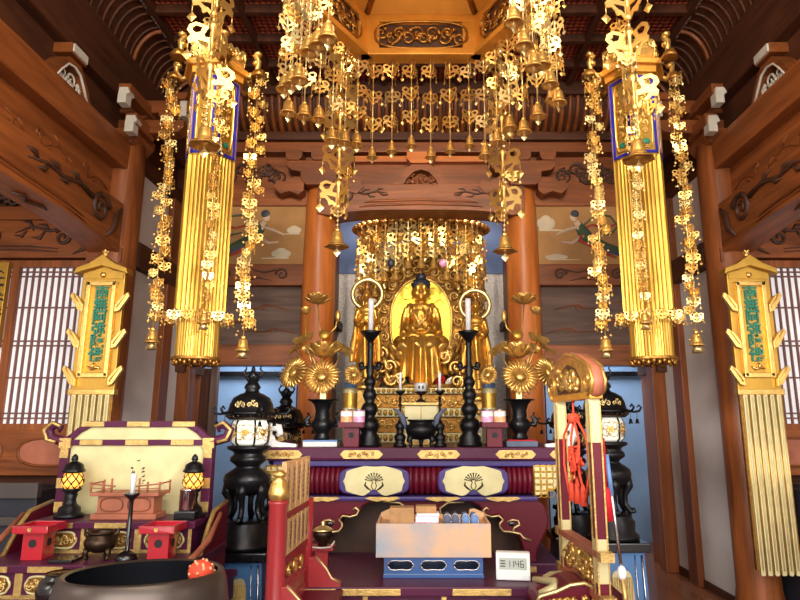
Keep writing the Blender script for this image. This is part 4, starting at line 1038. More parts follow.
# body with fluted and framed panels
BW = .83
zb0, zb1 = .955, 1.16
prof = [(YA+.14,zb0),(YA+.09,zb0+.03),(YA+.06,zb0+.08),(YA+.06,zb0+.13),(YA+.09,zb1-.03),(YA+.12,zb1)]
b = MB(); b.prism(prof+[(YA+.8,zb1),(YA+.8,zb0)], -BW, BW, 'yz'); b.build('drum_body', 'maroon', alt)
def flutes(x0, x1, n):
    m_ = MB()
    for i in range(n):
        x = x0+(x1-x0)*(i+.5)/n
        m_.tube([(x, y-.004, z) for y, z in prof], (x1-x0)/n*.47, 8)
    return m_
flutes(-BW,-.60,6).build('fluted_panel', 'maroon', alt); flutes(.60,BW,6).build('fluted_panel', 'maroon', alt); flutes(-.10,.16,6).build('fluted_panel', 'maroon', alt)
for cx in (-.345, .385):
    w = .52
    fr = MB(); pr = [(cx+u, (zb0+zb1)/2+v) for u, v in mokko(w, zb1-zb0-.005, 1, 48, .0)]
    fr.prism(pr, YA+.015, YA+.12); pan = fr.build('crest_panel', 'violet', alt, .012)
    p = MB(); zc = (zb0+zb1)/2+.002
    pts = []
    for k in range(72):
        a = 2*pi*k/72; c_, s_ = cos(a), sin(a); q = (abs(c_)**2.8+abs(s_)**2.8)**(-1/2.8); lob = 1-.06*abs(sin(a*5))
        zz_ = .11*q*s_*lob
        if s_ < 0: zz_ *= 1-.45*math.exp(-(c_*q*.23/.05)**2)
        pts.append((cx+.228*q*c_*lob, zc+zz_))
    p.prism(pts, YA+.003, YA+.016); pl = p.build('gilt_plate', 'cream', pan, .002)
    # hanging wisteria crest
    c = MB(); y = YA+.001; z0 = zc-.004
    for k in range(9):
        a = pi*(.06+.88*k/8); l = .062
        c.tube(xz([(cx+.012*cos(a),z0+.012*sin(a)),(cx+l*cos(a),z0+l*.85*sin(a)+.006)], y), [.002,.0048], 5)
        c.tube(xz([(cx+l*cos(a+.08),z0+l*.85*sin(a+.08)+.006),(cx+(l+.006)*cos(a),z0+(l+.006)*.85*sin(a)+.006),(cx+l*cos(a-.08),z0+l*.85*sin(a-.08)+.006)], y), .003, 4)
    for s_ in (-1,1):
        c.tube(xz([(cx+s_*.06,z0-.0),(cx+s_*.066,z0-.025),(cx+s_*.045,z0-.045),(cx+s_*.018,z0-.062)], y), [.003,.009,.008,.003], 5)
        c.tube(xz([(cx+s_*.008,z0),(cx+s_*.02,z0-.03),(cx+s_*.008,z0-.055)], y), .0035, 5)
    c.build('crest', 'bronze', pl)
# lower moulding
b = MB(); b.box(-.86,.86,YA+.02,YA+.82,.918,.95); b.build('waist_moulding', 'violet', alt, .012)
for cx in (-.72,-.28,.16,.60):
    b = MB(); b.prism([(cx-.13,.938),(cx-.1,.948),(cx+.1,.948),(cx+.13,.938),(cx+.1,.928),(cx+.04,.914),(cx,.922),(cx-.04,.914),(cx-.1,.928)], YA+.012, YA+.024); b.build('gilt_fitting', 'fit', alt)
# bombe legs and cloud apron
b = MB(); b.box(-.80,.80,YA+.34,YA+.38,.5,.93); b.build('dark_back_panel', 'carve', alt)
for sx in (-1,1):
    g_ = MB(); pr = [(.92,.60),(.90,.80),(.80,.90),(.66,.92),(.56,.86),(.50,.75)] 
    def leg(u, v):
        pts = [(.58,.915),(.80,.93),(.90,.86),(.925,.76),(.87,.66),(.80,.56),(.80,.50)]
        return None
    outer = [(.56,.93),(.84,.93),(.91,.88),(.935,.80),(.93,.74),(.89,.66),(.845,.58),(.835,.52),(.85,.47),(.70,.47),(.735,.52),(.745,.58),(.72,.66),(.665,.69),(.60,.70),(.575,.73),(.57,.76),(.60,.79),(.57,.82),(.52,.81),(.46,.83),(.43,.88),(.36,.91),(.34,.93)]
    g_.prism([(sx*a, z) for a, z in outer], YA+.05, YA+.16); lg = g_.build('leg', 'maroon', alt, .03)
    e = MB()
    e.tube([(sx*a, YA+.04, z) for a, z in [(.80,.64),(.745,.66),(.72,.69),(.665,.70),(.60,.705),(.575,.735),(.575,.76),(.60,.785),(.57,.815),(.52,.805),(.47,.82),(.455,.85),(.48,.87),(.50,.855)]], .008, 6)
    e.tube([(sx*a, YA+.04, z) for a, z in [(.66,.69),(.68,.73),(.72,.75),(.71,.78),(.67,.785),(.63,.77)]], .007, 6)
    e.build('gilt_edge', 'brass', lg)
    d = MB(); d.ell((sx*.665,YA+.043,.755), (.025,.006,.018)); d.build('cloud_hole', 'blacklac', lg)
c = MB(); ap = [(-.34,.93),(.34,.93),(.30,.905),(.18,.90),(.12,.86),(.13,.82),(.09,.79),(.05,.82),(0,.80),(-.05,.82),(-.09,.79),(-.13,.82),(-.12,.86),(-.18,.90),(-.30,.905)]
c.prism([(x+.02,z) for x, z in ap], YA+.08, YA+.14); o = c.build('apron', 'maroon', alt, .006)
c = MB(); c.tube([(x+.02,YA+.075,z) for x, z in ap[2:]], .0075, 6); c.build('gilt_edge', 'brass', o)
b = MB(); b.box(-1.0,1.0,YA-.02,YA+.84,.36,.50); b.build('base_board', 'purple', alt, .012)
for cx in (-.7,-.25,.25,.7):
    b = MB(); b.box(cx-.12,cx+.12,YA-.026,YA-.018,.44,.48); b.build('gilt_fitting', 'fit', alt)
b = MB(); b.box(-.95,.95,YA+.02,YA+.8,0,.36); b.build('plinth', 'maroon', alt)
# gilt openwork drop cloths at both ends
for sx in (-1,1):
    c = MB(); y = YA+.05
    def inside(x, z): return (x < .93 and z > .95) or z > 1.08-(x-.93)*.1
    xs0, xs1 = .84, 1.15
    loops = []
    outl = [(.84,1.165),(1.15,1.165),(1.15,1.08),(1.10,1.055),(1.06,1.075),(1.02,1.04),(.99,1.0),(.94,1.0),(.93,.965),(.84,.955)]
    c.prism([(sx*a,z) for a, z in outl], y+.004, y+.010)
    bd = c.build('end_valance', 'cream', alt)
    r = MB()
    r.tube([(sx*a,y,z) for a, z in outl], .007, 5, True)
    for i in range(7):
        for j in range(5):
            cx, cz = .865+i*.045, 1.145-j*.045
            if (cz > 1.075) or cx < .96: r.tube([(sx*cx+.027*cos(q), y, cz+.027*sin(q)) for q in [2*pi*k/12 for k in range(12)]], .0042, 4, True)
    r.build('openwork', 'gold3', bd)

# =================================================================== things on the altar
def lathe_thing(prof, seg=20): b = MB(); b.lathe(prof, (0,0,0), seg); return b
def cand_big():
    t = thing('candlestick', '', 'candlestick', (0,0,0), 'tall candlesticks')
    pr = [(.0,.0),(.10,.0),(.10,.02),(.085,.04),(.09,.06),(.06,.10),(.075,.13),(.085,.16),(.07,.2),(.04,.22),(.055,.25),(.07,.28),(.055,.32),(.035,.34),(.05,.37),(.058,.395),(.045,.43),(.03,.45),(.045,.48),(.05,.5),(.035,.53),(.025,.55),(.035,.58),(.028,.62),(.022,.66),(.024,.72),(.022,.78),(.028,.80),(.022,.83)]
    put('stem', lathe_thing(pr).me('stem','black'), t)
    b = MB(); b.lathe([(.022,.82),(.05,.86),(.075,.885),(.085,.905),(.08,.905),(.03,.89),(0,.89)], seg=24); put('drip_pan', b.me('drip_pan','black'), t)
    b = MB()
    for s_ in (-1,1):
        b.tube([(s_*.02,0,.62),(s_*.07,0,.60),(s_*.085,0,.64),(s_*.06,0,.66)], [.012,.018,.014,.006], 6); b.ell((s_*.07,0,.63), (.025,.02,.03), 8, 6)
    put('dragon_handle', b.me('dragon_handle','black'), t); return t
YC = 4.86
proto = cand_big(); 
lx, rx = X(369,440,YC), X(470,440,YC)
proto.location = (lx,YC,ZT); proto['label'] = 'tall black knobbed candlestick left of the statue, on the altar'
dup(proto, (rx,YC,ZT), 0, 'tall black knobbed candlestick right of the statue, on the altar')
def candle(x, y, z, h, r, label):
    t = thing('candle', label, 'candle', (x,y,z), 'white candles')
    b = MB(); b.lathe([(0,0),(r*.8,0),(r,h*.9),(r*.9,h),(0,h-.004)], (x,y,z), 14); b.build('wax', 'wax', t)
    b = MB(); b.tube([(x,y,z+h-.004),(x+.002,y,z+h+.014)], .0018, 5); b.build('wick', 'ink', t)
candle(lx,YC,ZT+.891,.285,.024,'thick white candle on the tall left candlestick')
candle(rx,YC,ZT+.891,.285,.024,'thick white candle on the tall right candlestick')
YD = 4.74
def crane(label, x, flip):
    t = thing('candlestick', label, 'candlestick', (x,YD,ZT), 'crane candlesticks')
    T = Matrix.Translation((x,YD,ZT)); b = MB(); b.M = T
    b.lathe([(0,0),(.05,0),(.052,.015),(.035,.03),(.04,.05),(.045,.075),(.03,.095),(.022,.11),(.035,.14),(.038,.16),(.022,.18),(.012,.2)], seg=16); b.build('foot', 'black', t)
    b = MB(); b.M = T; b.tube([(flip*.035,0,.13),(flip*.03,0,.17),(flip*.02,0,.22),(flip*-.02,0,.27),(flip*-.055,0,.285)], [.01,.026,.024,.014,.005], 8); b.build('crane_body', 'slate', t)
    b = MB(); b.M = T; b.tube([(0,0,.19),(0,0,.3),(0,0,.38)], [.008,.008,.01], 8); b.lathe([(.008,.3),(.02,.31),(.008,.325)], seg=10); b.lathe([(.008,.385),(.034,.41),(.038,.425),(.0,.415)], seg=16); b.build('drip_pan', 'black', t)
xa, xb = X(400,440,YD), X(440,440,YD)
crane('small black crane-stem candlestick left of the incense burner', xa, 1); crane('small black crane-stem candlestick right of the incense burner', xb, -1)
candle(xa,YD,ZT+.416,.15,.012,'thin white candle on the small left candlestick'); candle(xb,YD,ZT+.416,.15,.012,'thin white candle on the small right candlestick')
def burner(label, loc, s, m='black', cat='incense burner', legs=3, ears=True):
    t = thing('incense_burner', label, cat, loc); T = Matrix.Translation(loc) @ Matrix.Scale(s,4)
    b = MB(); b.M = T; b.lathe([(0,.05),(.06,.055),(.105,.085),(.118,.12),(.11,.15),(.088,.17),(.086,.18),(.104,.19),(.104,.2),(.088,.2),(.08,.18),(.09,.14),(.0,.1)], seg=24); b.build('pot', m, t)
    for k in range(legs):
        a = -pi/2+pi/legs+2*pi*k/legs; b = MB(); b.M = T
        b.tube([(.085*cos(a),.085*sin(a),.085),(.10*cos(a),.10*sin(a),.045),(.085*cos(a),.085*sin(a),.02),(.095*cos(a),.095*sin(a),.008)], [.026,.022,.014,.017], 8); b.build('leg', m, t)
    if ears:
        for s_ in (-1,1):
            b = MB(); b.M = T; b.tube([(s_*.1,0,.15),(s_*.125,0,.175),(s_*.125,0,.215),(s_*.1,0,.21)], .01, 6); b.build('handle', m, t)
    b = MB(); b.M = T; b.lathe([(0,.175),(.084,.178)], seg=20); b.build('ash', 'grey_x', t)
    return t
burner('black three-legged incense burner in the centre of the altar', (X(421,440,YD),YD,ZT), 1.02)
# offering stands with tins
def stand(label, loc, m, s=1., grp=None, hole=True, disc=False):
    t = thing('offering_stand', label, 'offering stand', loc, grp); x, y, z = loc
    b = MB(); b.cbox((x,y,z+.078*s), (.125*s,.125*s,.155*s)); bo = b.build('body', m, t, .004)
    for (dx, dy, rot) in ((0,-1,0),(1,0,pi/2),(-1,0,pi/2)):
        b = MB(); b.M = Matrix.Translation((x+dx*.0632*s, y+dy*.0632*s, z+.095*s)) @ Matrix.Rotation(rot,4,'Z')
        b.prism(circ(0,0,.024*s,18), -.0006, .0006); b.build('round_hole', 'ink', bo)
    b = MB(); b.cbox((x,y,z+.162*s), (.19*s,.19*s,.014*s)); b.build('tray_floor', m, t)
    b = MB(); q = .105*s
    for (a0,a1,b0,b1) in ((-q,q,-q,-q+.012*s),(-q,q,q-.012*s,q),(-q,-q+.012*s,-q,q),(q-.012*s,q,-q,q)): b.box(x+a0,x+a1,y+b0,y+b1,z+.158*s,z+.2*s)
    b.build('tray_rim', m, t, .003)
    if disc:
        b = MB(); b.M = Matrix.Translation((x,y-q-.001,z+.18*s)); b.prism(circ(0,0,.012*s,14), -.003, .001); b.build('gilt_stud', 'fit', t)
    return t
YO = 4.72
for px, nm, ms in ((352,'left',(('orange','orange'),('pink','pink'))),(494,'right',(('pink','pink'),('orange','orange')))):
    x = X(px,440,YO); stand('maroon offering stand with round hole, %s side of the altar' % nm, (x,YO,ZT), 'maroon', .92, 'maroon altar offering stands')
    for k, (m, _) in enumerate(ms):
        cx = x-.048+.098*k; cz = ZT+.165*.92+.006; lab = ('white and orange' if m == 'orange' else 'pink and purple')+' printed tin on the %s altar offering stand' % nm
        t = thing('printed_tin', lab, 'tin', (cx,YO,cz))
        b = MB(); b.lathe([(.0,0),(.044,0),(.045,.004),(.045,.115),(.044,.118),(0,.118)], (cx,YO,cz), 20); b.build('can', m, t)
        b = MB(); b.lathe([(.0455,.07),(.0458,.105)], (cx,YO,cz), 20, capb=False, capt=False); b.build('white_band', 'white', t)
        b = MB(); b.lathe([(.0465,.112),(.0465,.122),(0,.122)], (cx,YO,cz), 20); b.build('lid_rim', 'silver', t)
    p = P(px-2 if nm == 'left' else px-5, 400, 5.15); x2 = p.x
    t = thing('offering_jar', 'yellow-labelled glass jar with steel-blue lid behind the %s offering tins' % nm, 'jar', (x2,5.15,ZT))
    b = MB(); b.lathe([(0,0),(.06,0),(.062,.01),(.062,.45),(.05,.47),(0,.47)], (x2,5.15,ZT), 20); b.build('glass_body', 'cream', t)
    b = MB(); b.lathe([(.0625,.3),(.0628,.42)], (x2,5.15,ZT), 20, capb=False, capt=False); b.build('label_band', 'gold3', t)
    b = MB(); b.lathe([(.056,.465),(.058,.5),(.04,.51),(0,.51)], (x2,5.15,ZT), 20); b.build('lid', 'bluegrey', t)
# vases with gilt lotus bouquets
YV = 4.86
def vase(label, x, zb):
    t = thing('altar_vase', label, 'vase', (x,YV,zb), 'black altar vases'); b = MB()
    b.lathe([(0,0),(.062,0),(.066,.02),(.05,.04),(.058,.06),(.085,.10),(.08,.14),(.058,.165),(.06,.18),(.056,.22),(.07,.27),(.10,.30),(.125,.305),(.124,.312),(.09,.305),(.05,.27),(0,.26)], (x,YV,zb), 24); b.build('body', 'black', t)
    for s_ in (-1,1):
        b = MB(); b.tube([(x+s_*.075,YV,zb+.12),(x+s_*.12,YV,zb+.11),(x+s_*.135,YV,zb+.15),(x+s_*.10,YV,zb+.18),(x+s_*.12,YV,zb+.21)], [.014,.02,.022,.014,.006], 7)
        b.ell((x+s_*.12,YV,zb+.14), (.026,.016,.022), 8, 6); b.build('dragon_handle', 'black', t)
def disc_flower(mb, c, r, ax):
    q = Vector((0,0,1)).rotation_difference(Vector(ax).normalized()).to_matrix().to_4x4(); mb.M = Matrix.Translation(c) @ q
    n = 26
    for k in range(n):
        a = 2*pi*k/n; rr = r*(1 if k % 2 else .93)
        mb.tube([(.2*r*cos(a),.2*r*sin(a),.10*r),(.6*r*cos(a),.6*r*sin(a),.20*r),(.9*rr*cos(a),.9*rr*sin(a),.10*r),(rr*cos(a),rr*sin(a),.04*r)], [.03*r,.09*r,.11*r,.06*r], 6, flat=.5)
    mb.lathe([(.26*r,.12*r),(.22*r,.2*r),(.1*r,.23*r),(0,.235*r)], seg=16); mb.lathe([(0,-.05*r),(.6*r,-.02*r),(.85*r,.0)], seg=20); mb.M = None
def lotus_bloom(mb, c, r, op=.5):
    for j, (n, tl, rr, h) in enumerate(((7,op+.45,.42,1.),(7,op+.1,.34,1.05),(6,op-.25,.22,1.0))):
        petal_ring(mb, (c[0],c[1]), r*rr, n, c[2], r*.34, r*h, tl, j*.4, .22)
    mb.ell((c[0],c[1],c[2]+r*.25), (r*.3,r*.3,r*.2), 10, 6)
def leaf(mb, c, r, ax):
    q = Vector((0,0,1)).rotation_difference(Vector(ax).normalized()).to_matrix().to_4x4(); mb.M = Matrix.Translation(c) @ q
    def fn(u, v):
        a = 2*pi*u; rr = r*v*(1+.10*sin(5*a)+.05*sin(11*a)); return (rr*cos(a), rr*sin(a)*.75, .18*r*v*v*(1+.6*sin(3*a)))
    mb.grid(fn, 30, 4)
    mb.M = None
def bouquet(sx, label, x):
    zb = ZT+.34; t = thing('lotus_bouquet', label, 'gilt flowers', (x,YV,zb), 'gilt lotus bouquets in the altar vases')
    def Q(dx, py, dy=0.): p = P(421, py, YV+dy); return Vector((x+sx*dx, YV+dy, p.z))
    s_ = MB(); s_.box(x-.022,x+.022,YV-.02,YV+.02,zb-.06,zb+.09); s_.build('stem_block', 'brass', t)
    def stem(a, b, c=None, r=.006):
        m_ = MB(); mid = c or (a+b)/2; m_.tube([a, mid, b], [r*1.2,r,r*.8], 6); m_.build('stem', 'gold2', t)
    o = Vector((x,YV,zb+.06))
    b = MB(); disc_flower(b, Q(.0,377,-.10), .15, (0,-1,.35)); b.build('chrysanthemum_bloom', 'gold', t)
    b = MB(); disc_flower(b, Q(.235,373,-.03), .135, (.45*sx,-.85,.3)); b.build('chrysanthemum_bloom', 'gold', t)
    b = MB(); disc_flower(b, Q(-.235,375,.06), .09, (-.4*sx,-.85,.2)); b.build('chrysanthemum_bloom', 'gold', t)
    b = MB(); lotus_bloom(b, Q(-.0,356,-.04), .125, .5); b.build('lotus_bloom', 'gold2', t)
    tip = Q(.07,303); b = MB(); lotus_bloom(b, tip, .095, .65); b.build('lotus_bloom', 'gold2', t); stem(o, tip, Q(.03,340))
    tip = Q(.17,313,.03); b = MB(); lotus_bloom(b, tip, .055, .05); b.build('lotus_bud', 'gold2', t); stem(o, tip, Q(.16,345,.03))
    tip = Q(-.10,316); b = MB(); b.ell(tuple(tip), (.022,.022,.05), 10, 8); b.build('lotus_bud', 'gold2', t); stem(Q(-.0,337), tip, Q(-.08,328))
    tip = Q(.0,335,-.05); b = MB(); b.M = Matrix.Translation(tip) @ Matrix.Rotation(1.2,4,'X'); b.lathe([(0,-.03),(.02,-.02),(.042,.01),(.04,.02),(0,.02)], seg=14); b.M = None; b.build('seed_pod', 'gold3', t)
    for k, (dx, py, r, ax) in enumerate(((.17,340,.09,(.3,-.6,.6)),(.24,350,.075,(.5,-.5,.7)),(-.14,350,.085,(-.5,-.6,.6)),(.13,349,.06,(.2,-.9,.3)))):
        tip = Q(dx,py,.02*k); b = MB(); leaf(b, tip, r, (ax[0]*sx,ax[1],ax[2])); b.build('lotus_leaf', 'gold2', t); stem(o, tip, Q(dx*.5,py+20))
xl, xr = X(322,437,YV), X(520,437,YV)
t = thing('box', 'pale blue-white box under the left altar vase', 'box', (xl,YV,ZT)); b = MB(); b.cbox((xl,YV,ZT+.018), (.26,.2,.036)); b.build('box_base', 'brocade', t, .003); b = MB(); b.cbox((xl,YV,ZT+.042), (.265,.205,.012)); b.build('box_lid', 'bluegrey', t, .002)
t = thing('box', 'grey box with red cloth top under the right altar vase', 'box', (xr,YV,ZT)); b = MB(); b.cbox((xr,YV,ZT+.02), (.24,.2,.04)); b.build('box_base', 'slate', t, .003); b = MB(); b.cbox((xr,YV,ZT+.046), (.22,.18,.008)); b.build('cloth_top', 'redtas', t, .002)
vase('left black bronze altar vase with dragon handles holding gilt flowers', xl, ZT+.048); vase('right black bronze altar vase with dragon handles holding gilt flowers', xr, ZT+.05)
bouquet(-1, 'left gilt bouquet of lotus and chrysanthemum blooms against the pillar', xl); bouquet(1, 'right gilt bouquet of lotus and chrysanthemum blooms against the pillar', xr)
# little gilt table with the offering cup, between burner and inner altar
x = X(421,400,5.25); t = thing('offering_table', 'small pale gilt table behind the central incense burner', 'table', (x,5.25,ZT))
b = MB(); b.box(x-.14,x+.14,5.15,5.35,ZT+.02,ZT+.32); b.build('table_body', 'cream', t, .006); b = MB(); b.box(x-.17,x+.17,5.12,5.38,ZT+.32,ZT+.345); b.build('table_top', 'fit', t, .005)
b = MB(); b.box(x-.16,x+.16,5.13,5.37,ZT,ZT+.025); b.build('plinth', 'gold2', t); b = MB(); b.box(x-.003,x+.003,5.146,5.152,ZT+.03,ZT+.31); b.build('door_seam', 'gold_dk', t)
zc = ZT+.345; t = thing('offering_cup', 'small white rice cup with dark crest on a black stemmed stand', 'cup', (x,5.25,zc))
b = MB(); b.lathe([(0,0),(.05,0),(.045,.012),(.014,.03),(.012,.06),(.05,.085),(.06,.09),(.06,.096),(0,.09)], (x,5.25,zc), 18); b.build('stand', 'blacklac', t)
b = MB(); b.lathe([(.03,.09),(.05,.11),(.058,.16),(.054,.165),(0,.175)], (x,5.25,zc), 18); b.build('cup', 'white', t)
b = MB()
for s_ in (-1,1): b.ell((x+s_*.016,5.25-.053,zc+.13), (.008,.006,.016), 8, 6)
b.build('crest', 'ink', t)
# =================================================================== bronze lanterns on blue-sheened stands
def lantern(label, loc, s, stand_label, shade='glowwhite'):
    x, y, z = loc; T = Matrix.Translation(loc) @ Matrix.Scale(s,4)
    t = thing('bronze_lantern', label, 'lantern', loc, 'tall bronze lanterns')
    def L(prof, n, m='black', seg=24, **k): b = MB(); b.M = T; b.lathe(prof, seg=seg, **k); return b.build(n, m, t)
    L([(0,0),(.21,0),(.21,.03),(.18,.05),(.185,.13),(.16,.155),(.165,.175),(.15,.19),(0,.19)], 'base_drum')
    for k in range(6):
        a = pi/6+pi/3*k; b = MB(); b.M = T
        q = lambda r, zz: (r*cos(a), r*sin(a), zz)
        b.tube([q(.13,.46),q(.155,.40),q(.12,.33),q(.12,.26),q(.16,.205),q(.185,.215),q(.18,.24)], [.05,.036,.022,.022,.026,.02,.01], 8)
        b.build('scroll_leg', 'black', t)
    L([(0,.38),(.10,.38),(.165,.43),(.18,.49),(.17,.53),(.11,.57),(.09,.585),(.10,.60),(.14,.63),(.135,.66),(.11,.68),(.12,.70),(.165,.72),(.165,.74),(.12,.75),(0,.75)], 'body')
    L([(.11,.75),(.135,.77),(.14,.85),(.14,.90),(.125,.935),(.10,.94)], 'paper_shade' if shade == 'glowwhite' else 'openwork_shade', shade)
    sh = [o for o in t.children if '_shade' in o.name][0]
    b = MB(); b.M = T
    for k in range(6):
        a = pi/3*k; q = lambda r, zz: (r*cos(a), r*sin(a), zz)
        b.tube([q(.118,.75),q(.14,.77),q(.146,.85),q(.146,.90),q(.13,.935)], .008, 6)
    b.each('shade_bar', 'black', t)
    for k in range(6):
        a = -pi/2+pi/3*k; b = MB(); b.M = T @ Matrix.Rotation(a+pi/2,4,'Z') @ Matrix.Translation((0,-.1425,.845)); b.prism(circ(0,0,.026,16), -.002, .004)
        b.tube([(.016*cos(w),-.003,.016*sin(w)) for w in [2*pi*i/12 for i in range(12)]], .004, 5, True); b.ell((0,-.003,0),(.008,.004,.008),8,6); b.build('gilt_crest', 'gold', sh)
        b = MB(); b.M = T @ Matrix.Rotation(a+pi/2,4,'Z'); arabesque(b, -.06,.06,.775,.92, -.138, 6, .003, k); b.build('fret_pattern', 'fit', sh)
    L([(.10,.935),(.15,.945),(.19,.975),(.20,.99),(.195,1.0),(.175,1.01),(.165,1.06),(.14,1.11),(.09,1.14),(.06,1.15),(.05,1.17),(.065,1.19),(.05,1.22),(.03,1.24),(.0,1.24)], 'roof')
    b = MB(); b.M = T
    for k in range(24):
        a = 2*pi*k/24; b.tube([(.15*cos(a),.15*sin(a),.943),(.19*cos(a),.19*sin(a),.972)], .007, 4)
    b.lathe([(.165,.947),(.175,.955),(.168,.958)], seg=24, capb=False, capt=False)
    b.build('roof_rafter', 'bronze', t)
    for k in range(6):
        a = pi/3*k; b = MB(); b.M = T; q = lambda r, zz: (r*cos(a), r*sin(a), zz)
        b.tube([q(.19,.995),q(.24,.985),q(.285,.99),q(.305,1.02),q(.285,1.04),q(.268,1.02)], [.014,.011,.011,.01,.008,.005], 6); ar = b.build('roof_hook', 'black', t)
        b = MB(); b.M = T; c = q(.265,.93); b.tube([q(.265,.985),c], .002, 4); b.lathe([(0,.0),(.010,-.004),(.014,-.03),(.022,-.04),(0,-.035)], c, 10); b.build('wind_bell', 'black', ar)
    for k in range(2):
        a = -pi/2+.35-k*.6; b = MB(); b.M = T @ Matrix.Rotation(a+pi/2,4,'Z'); arabesque(b, -.04,.04,1.03,1.09,-.172,3,.005,k+4); b.build('roof_ornament', 'brass', t)
    b = MB(); b.M = T; petal_ring(b, (0,0), .03, 8, 1.23, .018, .06, .5); b.ell((0,0,1.285), (.036,.036,.04), 10, 8); b.lathe([(.012,1.31),(.02,1.33),(.006,1.36),(0,1.37)], seg=8)
    for s_ in (-1,1): b.tube([(s_*.02,0,1.29),(s_*.06,0,1.28),(s_*.075,0,1.31),(s_*.055,0,1.34),(s_*.06,0,1.36)], [.012,.012,.01,.008,.003], 5)
    b.build('flame_finial', 'black', t)
    # stand below
    w = .185*s; t2 = thing('lantern_stand', stand_label, 'stand', (x,y,0), 'blue-sheened lantern stands')
    pts = [(-w-.03,0),(w+.03,0),(w,z-.05),(-w,z-.05)]
    b = MB(); b.prism([(x+u,v) for u, v in pts], y-w, y+w); b.build('stand_body', 'skylac', t2, .006)
    b = MB(); b.box(x-w-.035,x+w+.035,y-w-.035,y+w+.035,z-.06,z-.002); b.build('stand_top', 'blacklac', t2, .008)
    b = MB(); b.prism([(x+u*1., z*.40+v) for u, v in mokko(w*1.0, z*.72, 3, 48, .05)], y-w-.006, y-w+.004); pn = b.build('reeded_panel', 'cream', t2)
    b = MB()
    for i in range(9): u = -w*.4+w*.8*i/8; b.tube([(x+u,y-w-.008,z*.40-z*.3),(x+u,y-w-.008,z*.40+z*.3)], w*.03, 6)
    b.build('reed', 'fit', pn)
    b = MB()
    for s_ in (-1,1): b.tube([(x+s_*(w+.0),y-w-.004,.02),(x+s_*(w-.02),y-w-.004,z-.08)], .008, 4); b.tube([(x+s_*(w-.05),y-w-.004,.02),(x+s_*(w-.065),y-w-.004,z-.08)], .004, 4)
    b.build('edge_strip', 'silver', t2)
lantern('tall black bronze lantern with lit white shade, left of the altar, nearer one', (X(244,545,4.35),4.35,.655), .90, 'lacquer stand with painted blue sky sheen under the nearer left lantern')
lantern('black bronze lantern half hidden behind the nearer left lantern', (X(280,545,5.75),5.75,.50), .98, 'lacquer stand with painted blue sky sheen under the farther left lantern', 'bronze')
lantern('tall black bronze lantern with lit white shade, right of the altar, behind the gong frame', (X(612,537,4.35),4.35,.715), .855, 'lacquer stand with painted blue sky sheen under the nearer right lantern')
lantern('black bronze lantern far right, seen between the gong frame posts', (X(575,545,5.75),5.75,.50), .98, 'lacquer stand with painted blue sky sheen under the farther right lantern', 'bronze')

